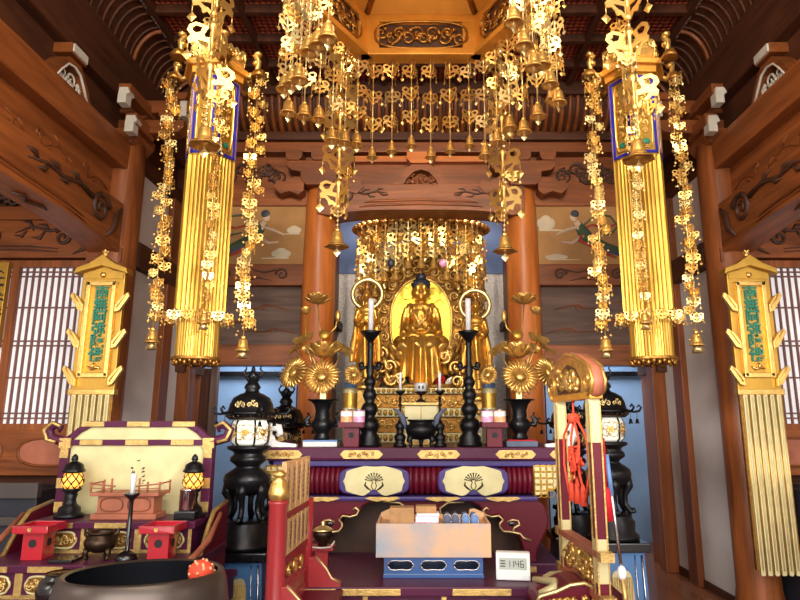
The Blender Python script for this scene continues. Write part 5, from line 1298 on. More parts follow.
# =================================================================== gilt name boards on the main pillars
def board(sx, label):
    x, y = sx*2.545+(.08 if sx > 0 else 0), 4.72; t = thing('inscribed_board', label, 'board', (x,y,2.05), 'gilt inscribed boards on the main pillars')
    zt, zb = 2.74, 1.72
    b = MB(); b.box(x-.17,x+.17,y,y+.04,zb,zt-.06); b.build('back_board', 'gold3', t, .006)
    b = MB(); gp = [(-.215,zt-.10),(-.20,zt-.05),(-.10,zt-.01),(0,zt+.06),(.10,zt-.01),(.20,zt-.05),(.215,zt-.10),(.18,zt-.085),(0,zt-.03),(-.18,zt-.085)]
    b.prism([(x+u,v) for u, v in gp], y-.06, y+.05); gb = b.build('gable', 'gold3', t, .006)
    b = MB(); b.prism([(x-.16,zt-.13),(x+.16,zt-.13),(x+.16,zt-.09),(x,zt-.03),(x-.16,zt-.09)], y-.01, y+.01); b.build('gable_field', 'gold3', gb)
    b = MB(); b.lathe([(0,.02),(.018,.016),(.024,0),(0,-.004)], (0,0,0), 12); b.v = [(x+a, y-.012-c, zt-.10+d) for a, d, c in b.v]; b.build('round_boss', 'gold', gb)
    b = MB(); petal_ring(b, (x,y-.01), .0, 5, zt+.055, .014, .06, .5); b.ell((x,y-.01,zt+.07),(.02,.015,.02),8,6); b.build('finial', 'gold', gb)
    b = MB(); w, z0, z1 = .085, 1.86, 2.55
    for (a0,a1,c0,c1) in ((-w-.03,-w,z0-.03,z1+.03),(w,w+.03,z0-.03,z1+.03),(-w-.03,w+.03,z1,z1+.03),(-w-.03,w+.03,z0-.03,z0)): b.box(x+a0,x+a1,y-.03,y+.01,c0,c1)
    b.build('inner_frame', 'gold', t, .005)
    for i, ch in enumerate('南無阿弥陀佛'):
        m_ = text_mesh(ch, .115, .004); b = MB(); b.mesh(m_, Matrix.Translation((x, y-.008, 2.49-i*.099))); b.build('character', 'green', t)
    b = MB(); petal_ring(b, (x,y-.012), .0, 1, z0+.03, .03, .05, .0); b.tube(xz([(x-.05,z0+.05),(x-.02,z0+.03),(x+.02,z0+.045),(x+.05,z0+.03)], y-.01), [.004,.014,.014,.004], 6); b.build('lotus_emblem', 'gold', t)
    for s_ in (-1,1):
        for zc in (2.40,2.11,1.82):
            b = MB(); 
            b.prism([(x+s_*.125,zc-.065),(x+s_*.165,zc-.05),(x+s_*.235,zc+.065),(x+s_*.222,zc+.095),(x+s_*.175,zc+.065),(x+s_*.125,zc-.005)], y-.035, y-.005)
            b.tube([(x+s_*.14,y-.038,zc-.03),(x+s_*.205,y-.038,zc+.075)], .006, 5)
            b.build('side_leaf', 'gold', t, .003)
    b = MB(); b.box(x-.18,x+.18,y-.02,y+.05,1.69,1.735); b.build('lower_rail', 'gold', t, .005)
    b = MB(); n = 6
    for i in range(n):
        u = -.155+.31*(i+.5)/n; b.prism([(x+u-.020,.40),(x+u-.012,.385),(x+u+.012,.385),(x+u+.020,.40),(x+u+.020,1.69),(x+u-.020,1.69)], y-.015, y+.0)
        b.tube([(x+u,y-.018,.42),(x+u,y-.018,1.68)], .006, 5)
    b.each('streamer', 'cream', t)
    b = MB(); b.box(x-.165,x+.165,y+.001,y+.03,.42,1.69); b.build('streamer_backing', 'gold_dk', t)
    b = MB()
    for i in range(n):
        u = -.155+.31*(i+.5)/n
        for s_ in (-1,1): b.tube([(x+u+s_*.019,y-.016,.40),(x+u+s_*.019,y-.016,1.69)], .0035, 4)
    b.build('gilt_line', 'gold', t)
board(-1, 'gilt board with green vertical inscription hung on the left main pillar')
board(1, 'gilt board with green vertical inscription hung on the right main pillar')
# narrow gilt strip with ink writing at the far left, beside the shoji
p0 = P(3,262,5.03); p1 = P(3,347,5.03)
t = thing('ink_plaque', 'narrow gold plaque with black brush writing at the far left edge beside the shoji', 'plaque', (p0.x-.04,5.03,p1.z))
b = MB(); b.box(p0.x-.12,p0.x+.05,5.03,5.08,p1.z,p0.z); b.build('gold_plate', 'gold3', t, .004)
b = MB(); g = random.Random(3)
for i in range(9):
    z = p0.z-.08-i*.065
    for k in range(4): u = g.uniform(-.04,.03); b.tube([(p0.x+u-.02,5.027,z+g.uniform(-.02,.02)),(p0.x+u+.02,5.027,z+g.uniform(-.02,.02))], .005, 4)
b.build('brush_stroke', 'ink', t)

# =================================================================== left side altar
AX0, AX1, AXC = -2.24, -1.295, -1.765
t = thing('side_altar', 'maroon and gold tiered side altar with curl-ended gold back screen on the left', 'altar', (AXC,3.7,0))
sc_y = 3.88
zb, zm, zt = .93, 1.36, 1.475
b = MB(); b.prism([(AX0+.03,zb),(AX1-.03,zb),(AX1-.03,zm),(AX1-.1,zt-.04),(AX1-.17,zt),(AX0+.17,zt),(AX0+.1,zt-.04),(AX0+.03,zm)], sc_y, sc_y+.04); b.build('gold_screen', 'screen', t)
fr = MB(); fr.box(AX0,AX0+.055,sc_y-.02,sc_y+.05,zb,zm); fr.box(AX1-.055,AX1,sc_y-.02,sc_y+.05,zb,zm); fr.box(AX0,AX1,sc_y-.02,sc_y+.05,zm-.015,zm+.02)
arc = [(AX0+.0,zm+.01),(AX0+.05,zm+.03),(AX0+.10,zt-.04),(AX0+.17,zt),(AX1-.17,zt),(AX1-.10,zt-.04),(AX1-.05,zm+.03),(AX1,zm+.01)]
for (a, c_), (d, e) in zip(arc[:-1], arc[1:]):
    L_ = sqrt((d-a)**2+(e-c_)**2); an = atan2(e-c_, d-a); fr.cbox(((a+d)/2, sc_y+.01, (c_+e)/2), (L_+.012,.06,.036), ry=-an)
fo = fr.build('screen_frame', 'purple', t, .004)
ft = MB()
for u in (.2,.5,.8):
    for zz_ in (zt+.0, zm+.003): ft.cbox((AX0+(AX1-AX0)*u, sc_y-.022, zz_), (.14,.008,.03))
for s_ in (AX0+.027, AX1-.027):
    for v in (.98,1.12,1.30): ft.cbox((s_, sc_y-.022, v), (.05,.008,.06))
    ft.cbox((s_, sc_y-.022, zm+.0), (.07,.01,.06))
ft.each('gilt_fitting', 'fit', fo)
for s_, xx in ((-1,AX0),(1,AX1)):
    c = MB(); c.tube([(xx-s_*.05,sc_y,zm+.0),(xx+s_*.02,sc_y,zm+.015),(xx+s_*.075,sc_y,zm+.03),(xx+s_*.095,sc_y,zm+.08),(xx+s_*.06,sc_y,zm+.11),(xx+s_*.02,sc_y,zm+.095),(xx+s_*.03,sc_y,zm+.065)], [.025,.03,.032,.03,.026,.018,.01], 8); cu = c.build('screen_curl', 'purple', fo)
    c = MB(); c.tube([(xx+s_*.03,sc_y-.03,zm+.005),(xx+s_*.085,sc_y-.032,zm+.02),(xx+s_*.11,sc_y-.03,zm+.08),(xx+s_*.06,sc_y-.03,zm+.125),(xx+s_*.01,sc_y-.028,zm+.1)], .012, 6); c.build('curl_edge', 'fit', cu)
# small ink writing on the screen
c = MB(); g = random.Random(9)
def column(px, y0, y1, w):
    n = int((y1-y0)/4)
    for i in range(n):
        p = P(px, y0+(i+.5)*4, sc_y-.006)
        for k in range(3): u = g.uniform(-w,w); c.tube([(p.x+u-.006,sc_y-.003,p.z+g.uniform(-.008,.008)),(p.x+u+.006,sc_y-.003,p.z+g.uniform(-.008,.008))], .002, 4)
column(138,458,463,.008); column(143,466,488,.006); column(132,466,474,.005)
c.each('ink_stroke', 'ink', t)
# upper and lower tiers
def tier(x0, x1, y0, y1, z0, z1, n, nm, seed):
    b = MB(); b.box(x0,x1,y0,y1,z0,z1-.035); o = b.build(nm, 'purple', t, .006)
    b = MB(); b.box(x0-.02,x1+.02,y0-.02,y1,z1-.04,z1); tp = b.build(nm+'_top', 'purple', o, .006)
    f = MB()
    for i in range(n*2+1):
        u = x0+(x1-x0)*i/(n*2); 
        if i % 2 == 0: f.box(max(u-.02,x0),min(u+.02,x1),y0-.006,y0,z0+.005,z1-.04)
        if i % 2 == 1: f.box(u-.09,u+.09,y0-.027,y0-.02,z1-.034,z1-.006)
    f.box(x0,x1,y0-.008,y0,z0,z0+.018); f.build('gilt_fitting', 'fit', o)
    for i in range(n):
        cx = x0+(x1-x0)*(i+.5)/n; w = (x1-x0)/n*.72; h = (z1-z0)*.52; zc = (z0+z1-.04)/2+.004
        m_ = MB(); m_.prism([(cx+u,zc+v) for u, v in mokko(w,h,3,48,.08)], y0-.006, y0-.001); pq = m_.build('carved_plaque', 'gold_dk', o)
        m_ = MB(); m_.tube([(cx+u,y0-.008,zc+v) for u, v in mokko(w,h,3,48,.08)], .007, 5, True); m_.build('plaque_rim', 'cream', pq)
        m_ = MB(); arabesque(m_, cx-w*.42, cx+w*.42, zc-h*.36, zc+h*.36, y0-.012, 8, .008, seed+i); m_.build('gilt_relief', 'fit', pq)
    return o
tier(-2.21,-1.30,3.62,3.95,.765,.935,3,'upper_tier',70)
tier(-2.36,-1.22,3.34,3.96,.60,.765,4,'lower_tier',80)
tier(-2.50,-1.15,3.10,3.98,.43,.60,4,'bottom_tier',90)
b = MB(); b.box(-2.40,-1.2,3.2,3.9,0,.43); b.build('plinth', 'maroon', t)
for s_, xx in ((-1,-2.25),(1,-1.285)):
    c = MB(); c.prism([(3.97,.60),(3.22,.60),(3.22,.66),(3.40,.72),(3.55,.76),(3.66,.90),(3.74,.97),(3.97,1.0)], xx+s_*.05, xx+s_*.075, 'yz'); o = c.build('side_board', 'maroon', t, .004)
    c = MB(); c.tube(yz([(3.22,.66),(3.40,.72),(3.55,.76),(3.66,.90),(3.74,.97),(3.97,1.0)], xx+s_*.062), .014, 6); c.build('gilt_edge', 'fit', o)
    c = MB(); c.tube(yz([(3.18,.78),(3.36,.80),(3.56,.84),(3.75,.96)], xx+s_*.10), [.012,.018,.018,.012], 6); c.build('hand_rail', 'redwood', o)
ZU, ZL = .935, .765
# objects on the side altar
def mini_lantern(label, x, y):
    t = thing('table_lantern', label, 'lantern', (x,y,ZU), 'small lit table lanterns'); T = Matrix.Translation((x,y,ZU)) @ Matrix.Scale(.92,4)
    def L(prof, n, m='black', **k): b = MB(); b.M = T; b.lathe(prof, seg=20, **k); return b.build(n, m, t)
    L([(0,0),(.09,0),(.09,.02),(.07,.03),(.065,.06),(.04,.08),(.032,.11),(.04,.14),(.034,.15),(.06,.17),(.06,.18),(0,.18)], 'base')
    sh = L([(.045,.18),(.062,.20),(.064,.24),(.05,.275)], 'lit_shade', 'glow')
    b = MB(); b.M = T
    for k in range(8):
        for s_ in (-1,1): b.tube([((.047+.018*sin(pi*v))*cos(2*pi*k/8+s_*v*1.2), (.047+.018*sin(pi*v))*sin(2*pi*k/8+s_*v*1.2), .18+.095*v) for v in [i/5 for i in range(6)]], .0045, 4)
    b.build('lattice', 'black', sh)
    L([(.05,.275),(.068,.283),(.070,.292),(.062,.30),(.055,.328),(.03,.345),(.015,.35),(.022,.36),(.018,.38),(.005,.395),(0,.395)], 'roof')
mini_lantern('small black table lantern with amber glowing shade, left end of the side altar', X(69,515,3.76), 3.76)
mini_lantern('small black table lantern with amber glowing shade, right end of the side altar', X(191,515,3.76), 3.76)
# carved wooden shrine stand
x = X(128,520,3.74); t = thing('shrine_stand', 'small reddish carved wooden shrine stand with low railings in front of the gold screen', 'stand', (x,3.74,ZU))
b = MB(); b.box(x-.19,x+.19,3.67,3.82,ZU,ZU+.03); b.box(x-.165,x+.165,3.69,3.81,ZU+.03,ZU+.13); b.build('cabinet', 'redwood', t, .004)
b = MB(); b.box(x-.20,x+.20,3.66,3.83,ZU+.13,ZU+.15); b.build('top_slab', 'redwood', t, .004)
for k in (-1,1):
    b = MB(); b.tube([(x+k*.08+u,3.688,ZU+.08+v) for u, v in mokko(.13,.075,2,32,.08)], .004, 5, True); b.build('carved_panel', 'wood_x', t)
    b = MB()
    for u in (.20,.13,.08): b.tube([(x+k*u,3.67,ZU+.15),(x+k*u,3.67,ZU+.21+(.02 if u == .08 else 0))], .006, 6)
    b.tube([(x+k*.21,3.67,ZU+.20),(x+k*.06,3.67,ZU+.185)], .005, 6); b.tube([(x+k*.2,3.67,ZU+.175),(x+k*.08,3.67,ZU+.172)], .003, 6); b.tube([(x+k*.2,3.67,ZU+.2),(x+k*.2,3.82,ZU+.2)], .005, 6); b.tube([(x+k*.2,3.82,ZU+.15),(x+k*.2,3.82,ZU+.21)], .006, 6)
    b.build('railing', 'redwood', t)
# silver cup on a black block
x = X(184,512,3.64); t = thing('black_block', 'glossy black block under the silver cup on the side altar', 'block', (x,3.68,ZU)); b = MB(); b.cbox((x,3.68,ZU+.025), (.12,.08,.05)); b.build('lacquer_block', 'blacklac', t, .008)
t = thing('silver_cup', 'shiny cylindrical silver cup on a black block beside the right table lantern', 'cup', (x,3.68,ZU+.05)); b = MB(); b.lathe([(0,0),(.042,0),(.045,.005),(.045,.115),(.047,.12),(.041,.12),(.040,.02),(0,.015)], (x,3.68,ZU+.05), 24); b.build('cup_wall', 'silver', t)
YR = 3.48
x = X(38,550,YR); stand('red lacquer offering stand at the left of the side altar', (x,YR,ZL), 'red', .90, 'red side altar offering stands', disc=True)
x = X(162,550,YR); stand('red lacquer offering stand at the right of the side altar', (x,YR,ZL), 'red', .90, 'red side altar offering stands', disc=True)
burner('small dark bronze incense bowl with ears on the side altar', (X(100,552,3.46),3.46,ZL), .72, 'bronze')
x = X(127,553,3.44); t = thing('candlestick', 'slender black candlestick with round foot on the side altar', 'candlestick', (x,3.44,ZL))
b = MB(); b.lathe([(0,0),(.055,0),(.058,.01),(.05,.03),(.03,.04),(.012,.05),(.011,.30),(.015,.31),(.04,.335),(.042,.345),(0,.335)], (x,3.44,ZL), 20); b.build('stem', 'blacklac', t)
candle(x,3.44,ZL+.337,.11,.015,'white candle on the slender side-altar candlestick')
x = X(66,554,3.45); t = thing('tray', 'flat dark tray lying beside the left red offering stand', 'tray', (x,3.42,ZL)); b = MB(); b.cbox((x+.02,3.42,ZL+.008), (.12,.12,.016)); b.build('tray_base', 'blacklac', t, .004)
x = X(56,575,3.15); t = thing('dark_pot', 'small dark pot mostly hidden behind the big bronze bowl', 'pot', (x,3.2,.60)); b = MB(); b.lathe([(0,0),(.06,0),(.10,.04),(.11,.09),(.09,.13),(.07,.14),(.075,.16),(.06,.155),(0,.14)], (x,3.2,.60), 24); b.build('pot_body', 'blacklac', t)

# =================================================================== big bronze bowl gong
bx, by, br = X(145,570,2.3), 2.3, .27
bz = P(141,571,2.3).z
t = thing('bowl_gong', 'very large dark bronze bowl gong in the left foreground', 'gong', (bx,by,bz-.46))
b = MB(); b.M = Matrix.Translation((bx,by,bz)) @ Matrix.Rotation(radians(-3.2),4,'X') @ Matrix.Scale(.84,4) @ Matrix.Translation((0,0,-.46))
b.lathe([(0,0),(.20,.01),(.30,.08),(.345,.2),(.350,.33),(.335,.42),(.322,.455),(.312,.462),(.296,.455)], seg=64, capt=False); b.build('outer_shell', 'bowl', t)
b = MB(); b.M = Matrix.Translation((bx,by,bz)) @ Matrix.Rotation(radians(-3.2),4,'X') @ Matrix.Scale(.84,4) @ Matrix.Translation((0,0,-.46))
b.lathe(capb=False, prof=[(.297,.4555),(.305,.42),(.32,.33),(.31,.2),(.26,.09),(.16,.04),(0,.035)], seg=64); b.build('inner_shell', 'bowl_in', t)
t = thing('bowl_stand', 'round cushion and drum stand carrying the big bronze bowl gong', 'stand', (bx,by,0))
b = MB(); b.lathe([(0,0),(.26,0),(.28,.03),(.28,bz-.50),(.25,bz-.48),(0,bz-.48)], (bx,by,0), 32); b.build('drum', 'maroon', t)
b = MB(); b.lathe([(0,bz-.48),(.24,bz-.48),(.26,bz-.455),(.24,bz-.41),(0,bz-.41)], (bx,by,0), 32); b.build('cushion', 'violetcord', t)
sp = P(201,572,2.36); t = thing('gong_striker', 'gong striker with red patterned round head leaning inside the bowl rim', 'striker', tuple(sp))
b = MB(); b.ell(tuple(sp), (.046,.046,.042), 20, 12); b.build('head', 'cord', t)
b = MB(); g = random.Random(1)
for i in range(26):
    a, e = g.uniform(0,6.28), g.uniform(-.3,1.4); b.ell((sp.x+.046*cos(a)*cos(e), sp.y+.046*sin(a)*cos(e), sp.z+.042*sin(e)), .0055, 5, 4)
b.build('brocade_dots', 'peach', t)
b = MB(); b.tube([(sp.x-.01,sp.y,sp.z-.03),(sp.x-.1,sp.y-.04,sp.z-.16),(sp.x-.24,sp.y-.05,sp.z-.36)], .013, 8); b.build('handle', 'tan', t)

# =================================================================== front desk and things on it
ZD = .61
t = thing('low_desk', 'low maroon desk with gilt fittings and pale gilt panels in front of the altar', 'desk', (.1,3.9,0))
dx0, dx1 = -.78, .62
b = MB(); b.box(dx0,dx1,3.52,4.28,ZD-.05,ZD); b.build('desk_top', 'purple', t, .008)
b = MB(); b.box(dx0+.04,dx1-.04,3.56,4.25,.12,ZD-.05); b.build('desk_body', 'purple', t, .006)
for cx in (-.27,.33,-.62):
    b = MB(); b.box(cx-.16,cx+.16,3.512,3.522,ZD-.043,ZD-.008); b.build('gilt_fitting', 'fit', t, .003)
for cx in (-.52,-.09,.34):
    b = MB(); b.prism([(cx+.0+u, .40+v) for u, v in mokko(.36,.27,4,64,.06)], 3.548, 3.562); b.build('gilt_panel', 'cream', t, .003)
for cx in (-.305,.125):
    b = MB(); b.box(cx-.015,cx+.015,3.545,3.56,.5,.56); b.build('gilt_stud', 'fit', t, .004)
b = MB(); b.box(dx0,dx1,3.5,4.3,0,.12); b.build('desk_plinth', 'maroon', t, .008)
# blue-black stand with cloud openings
yb0, yb1 = 3.72, 4.02
t = thing('box_stand', 'low blue-black stand with three cloud-shaped openings under the pale wooden box', 'stand', (.07,3.87,ZD))
xs0, xs1 = X(384,570,yb0), X(483,570,yb0)
holes = []
for k in range(3):
    cx = xs0+(xs1-xs0)*(k+.5)/3
    holes.append([(cx+u, ZD+.068+v) for u, v in mokko(.15,.052,3,40,.12)])
me = from_curve([[(xs0,ZD+.02),(xs1,ZD+.02),(xs1,ZD+.115),(xs0,ZD+.115)]]+holes, .006)
b = MB(); b.mesh(me, Matrix.Translation((0,yb0,0))); fp = b.build('front_panel', 'bluebox', t)
b = MB()
for h in holes: b.tube(xz(h, yb0-.007), .0042, 5, True)
b.build('opening_rim', 'silver', fp)
b = MB(); b.box(xs0,xs1,yb1-.01,yb1,ZD+.02,ZD+.115); b.box(xs0,xs0+.012,yb0,yb1,ZD+.02,ZD+.115); b.box(xs1-.012,xs1,yb0,yb1,ZD+.02,ZD+.115); b.box(xs0,xs1,yb0+.02,yb1,ZD+.105,ZD+.115); b.build('side_panel', 'bluebox', t)
b = MB(); b.box(xs0-.005,xs1+.005,yb0-.015,yb1+.01,ZD,ZD+.022); b.build('foot_rail', 'bluebox', t, .003)
# pale wooden box
zb0 = ZD+.115; x0, x1 = X(376,545,3.70), X(491,545,3.70); h = .185
t = thing('wooden_box', 'wide pale peach wooden box on the blue-black stand', 'box', ((x0+x1)/2,3.87,zb0))
b = MB(); b.box(x0,x1,3.69,3.71,zb0,zb0+h); b.build('front_board', 'peachcl', t, .002)
b = MB(); b.box(x0,x1,4.03,4.05,zb0,zb0+h); b.box(x0,x0+.016,3.71,4.03,zb0,zb0+h); b.box(x1-.016,x1,3.71,4.03,zb0,zb0+h); b.build('side_board', 'peach', t, .002)
b = MB(); b.box(x0+.016,x1-.016,3.71,4.03,zb0+.0,zb0+h-.02); b.build('inner_lid', 'peach', t)
for s_, xx in ((1,x0+.05),(-1,x1-.05)):
    b = MB(); b.prism([(xx-.045*s_,zb0+h-.02),(xx-.04*s_,zb0+h+.02),(xx+.02*s_,zb0+h+.045),(xx+.05*s_,zb0+h+.04),(xx+.06*s_,zb0+h-.02)], 3.96, 4.0); b.build('scroll_end', 'peach', t, .003)
zq = zb0+h-.02; yy = 3.8
xw = X(402,520,yy); t = thing('wood_block', 'square tan wooden block on the peach box, left end', 'block', (xw,yy,zq)); b = MB(); b.cbox((xw,yy,zq+.05),(.145,.10,.10)); b.build('block_body', 'tan', t, .003)
xw = X(426,520,yy); t = thing('booklet_stack', 'stack of white and pink paper booklets on the peach box', 'booklets', (xw,yy,zq))
for k, (m, hh, w) in enumerate((('wax',.014,.15),('pink',.006,.14),('wax',.03,.135),('pink',.005,.135),('wax',.012,.135))):
    b = MB(); z_ = zq+sum([.014,.006,.03,.005,.012][:k]); b.cbox((xw+.003*k,yy,z_+hh/2),(w,.1,hh)); b.build('booklet', m, t, .001)
z_ = zq+.067; t2 = thing('cloth_pad', 'small beige folded pad on top of the paper booklets', 'pad', (xw,yy,z_)); b = MB(); b.cbox((xw,yy+.01,z_+.02),(.125,.09,.04)); b.build('pad_body', 'tan', t2, .008)
for k, (px, m, c) in enumerate(((447,'slate','dark grey'),(455,'slate','grey'),(465,'bluegrey','light blue'),(474,'bluegrey','steel blue'))):
    xw = X(px,523,yy); t = thing('cloth_roll', '%s rolled cloth case on the peach box, %s from the left' % (c, ordinal(k)), 'cloth roll', (xw,yy,zq), 'rolled cases on the peach box')
    b = MB(); b.M = Matrix.Translation((xw,yy-.06,zq+.034)) @ Matrix.Rotation(-pi/2,4,'X'); b.lathe([(0,0),(.020,.0),(.024,.006),(.025,.06),(.022,.12),(0,.12)], seg=16, ); b.v = [(x_, y_, zq+.034+(z__-zq-.034)*1.35) for x_, y_, z__ in b.v]; b.build('roll', m, t)
    b = MB(); b.tube([(xw+.024*cos(w), yy-.061, zq+.034+.033*sin(w)) for w in [2*pi*i/16 for i in range(16)]], .003, 5, True); b.build('rim', 'silver', t)
# digital clock
cxp = P(513,567,3.72); xw = cxp.x
t = thing('digital_clock', 'small white digital clock showing 11:46 on the front desk', 'clock', (xw,3.72,ZD)); T = Matrix.Translation((xw,3.72,ZD)) @ Matrix.Rotation(radians(-8),4,'Z') @ Matrix.Scale(.92,4)
b = MB(); b.M = T; b.prism([(-.07,0),(.05,0),(.035,.145),(.02,.155),(-.03,.155),(-.045,.14),(-.055,.05),(-.075,.035)], -.105, .105, 'yz'); b.build('case', 'white', t, .006)
b = MB(); fm = T @ Matrix.Translation((0,-.051,.092)) @ Matrix.Rotation(radians(-8),4,'X'); b.M = fm; b.box(-.085,.085,-.004,.002,-.034,.034); sc_ = b.build('screen', 'lcd', t)
SEG = {'1':'bc','4':'fgbc','6':'afgedc','0':'abcdef'}
b = MB(); b.M = fm
def digit(ch, ox, hh):
    w = hh*.5; th = hh*.11
    P_ = {'a':(0,hh/2,w,th),'d':(0,-hh/2,w,th),'g':(0,0,w,th),'f':(-w/2,hh/4,th,hh/2),'b':(w/2,hh/4,th,hh/2),'e':(-w/2,-hh/4,th,hh/2),'c':(w/2,-hh/4,th,hh/2)}
    for s_ in SEG[ch]: q = P_[s_]; b.cbox((ox+q[0],-.0055,q[1]),(q[2],.002,q[3]))
digit('1',-.028,.036); digit('1',-.006,.036); digit('4',.026,.036); digit('6',.056,.036)
b.cbox((.009,-.0055,.008),(.004,.002,.005)); b.cbox((.009,-.0055,-.008),(.004,.002,.005)); 
for k in range(3): b.cbox((-.062,-.0055,.016-.015*k),(.03,.002,.006))
b.build('digits', 'ink', sc_)
b = MB(); b.M = T; b.cbox((0,-.068,.02),(.19,.03,.03)); b.build('button_bar', 'wax', t, .004)
b = MB(); b.M = T; b.cbox((-.1,0,.06),(.014,.08,.1)); b.build('side_trim', 'bluegrey', t, .004)

# =================================================================== red name-tag stand (left of the desk)
t = thing('tag_stand', 'upright red lacquer stand with gilt finial holding rows of wooden name tags', 'stand', (-.66,3.2,.6))
A = Vector((X(276,560,2.95),2.95,0)); B_ = Vector((X(306,540,3.55),3.55,0)); zbs = .60
def lz(f, z): p = A.lerp(B_, f); return (p.x, p.y, z)
b = MB(); b.lathe([(0,zbs),(.05,zbs),(.05,zbs+.02),(.043,zbs+.04),(.043,1.11),(.047,1.12),(.047,1.13),(0,1.13)], (A.x,A.y,0), 20); b.build('post', 'red2', t)
b = MB(); b.lathe([(.03,1.13),(.042,1.14),(.045,1.165),(.034,1.21),(.018,1.232),(.026,1.24),(.03,1.252),(.012,1.268),(0,1.27)], (A.x,A.y,0), 16, lobes=6, lamp=.12); b.build('gilt_finial', 'gold', t)
b = MB(); b.lathe([(0,zbs),(.035,zbs),(.035,1.07),(0,1.07)], (B_.x,B_.y,0), 16); b.build('post', 'red2', t)
def rail(z0, z1, n, th=.035, f0=0, f1=1, m='red2'):
    b = MB(); d = (B_-A).normalized(); nrm = Vector((-d.y,d.x,0))*th/2; p, q = A.lerp(B_,f0), A.lerp(B_,f1)
    vs = [(*(p+nrm).xy,z0),(*(p-nrm).xy,z0),(*(q-nrm).xy,z0),(*(q+nrm).xy,z0),(*(p+nrm).xy,z1),(*(p-nrm).xy,z1),(*(q-nrm).xy,z1),(*(q+nrm).xy,z1)]
    b.add(vs, [(3,2,1,0),(4,5,6,7),(0,1,5,4),(1,2,6,5),(2,3,7,6),(3,0,4,7)]); return b.build(n, m, t)
rail(1.035,1.06,'cross_rail'); rail(.83,.86,'cross_rail'); rail(.70,.72,'cross_rail'); lp = rail(.72,.83,'lower_panel', .02); rail(.6,.64,'cross_rail')
b = MB(); d = (B_-A).normalized()
for k in range(3):
    f = .3+.2*k; p = A.lerp(B_,f)
    b.tube([(p.x+d.x*u+.016, p.y+d.y*u, .78+v) for u, v in spiral(0,0,.04,1.2,k*2,1,12)], .009, 5)
b.each('gilt_carving', 'gold', lp)
rail(.60,1.04,'tag_backing', .008, .06, .97, 'redwood')
gt = random.Random(4)
for row, (z0, z1, n) in enumerate(((.865,1.03,6),(1.065,1.29,5))):
    for i in range(n):
        f0 = .10+(.86/n)*i; b = MB(); p, q = A.lerp(B_, f0), A.lerp(B_, f0+.8*.86/n); off = Vector((.018,-.004,0))
        nr = Vector((.012,0,0))
        vs = [(*(p+off-nr).xy,z0),(*(p+off).xy,z0),(*(q+off).xy,z0),(*(q+off-nr).xy,z0),(*(p+off-nr).xy,z1),(*(p+off).xy,z1),(*(q+off).xy,z1),(*(q+off-nr).xy,z1)]
        b.add(vs, [(0,1,2,3),(7,6,5,4),(4,5,1,0),(5,6,2,1),(6,7,3,2),(7,4,0,3)])
        tg = b.build('name_tag', 'tagwood', t)
        b = MB(); m_ = (p+q)/2+off+Vector((.001,-.001,0))
        for k in range(7):
            z = z1-.03-k*(z1-z0-.05)/7; u = gt.uniform(-.2,.2)
            b.tube([(m_.x, m_.y-.012+.01*u, z), (m_.x, m_.y+.014+.01*u, z+gt.uniform(-.01,.01))], .0028, 4); b.tube([(m_.x, m_.y+.012*u, z+.01), (m_.x, m_.y+.012*u, z-.012)], .0028, 4)
        b.build('tag_writing', 'grey_z', tg)
rail(1.05,1.30,'upper_board', .02, .12, .98, 'tagwood')
for P0 in (A, B_):
    b = MB(); pp = P0+Vector((0,0,zbs)); b.prism([(P0.x-.05,zbs),(P0.x+.2,zbs),(P0.x+.2,zbs+.03),(P0.x+.15,zbs+.05),(P0.x+.12,zbs+.10),(P0.x+.06,zbs+.16),(P0.x-.02,zbs+.16)], P0.y-.025, P0.y+.025); o = b.build('foot', 'red2', t, .004)
    b = MB(); b.tube(xz([(P0.x+.195,zbs+.03),(P0.x+.15,zbs+.055),(P0.x+.12,zbs+.105),(P0.x+.06,zbs+.165)], P0.y-.026), .006, 5); b.build('gilt_edge', 'brass', o)
# table below the tag stand, and the one on the right
for sx, nm, xa_, xb_ in ((-1,'left',-.74,-.42),(1,'right',.66,1.06)):
    t = thing('side_table', 'low dark maroon side table at the %s end of the front desk' % nm, 'table', ((xa_+xb_)/2,3.2,0))
    b = MB(); b.box(xa_,xb_,2.72,3.5 if sx > 0 else 3.5,zbs-.04,zbs); b.box(xa_,xb_,3.5,3.85,zbs-.04,zbs) if sx > 0 else b.box(xa_,-.79,3.5,3.85,zbs-.04,zbs) if False else None; b.build('table_top', 'maroon', t)
    b = MB(); b.box(xa_+.03,xb_-.03,2.75,3.47,0,zbs-.04); (b.box(xa_+.03,xb_-.03,3.47,3.8,0,zbs-.04) if sx > 0 else None); b.build('table_body', 'purple', t)
    for k in range(3):
        b = MB(); u = xa_+(xb_-xa_)*(k+.5)/3; b.box(u-.06,u+.06,2.712,2.722,zbs-.036,zbs-.006); b.build('gilt_fitting', 'fit', t)
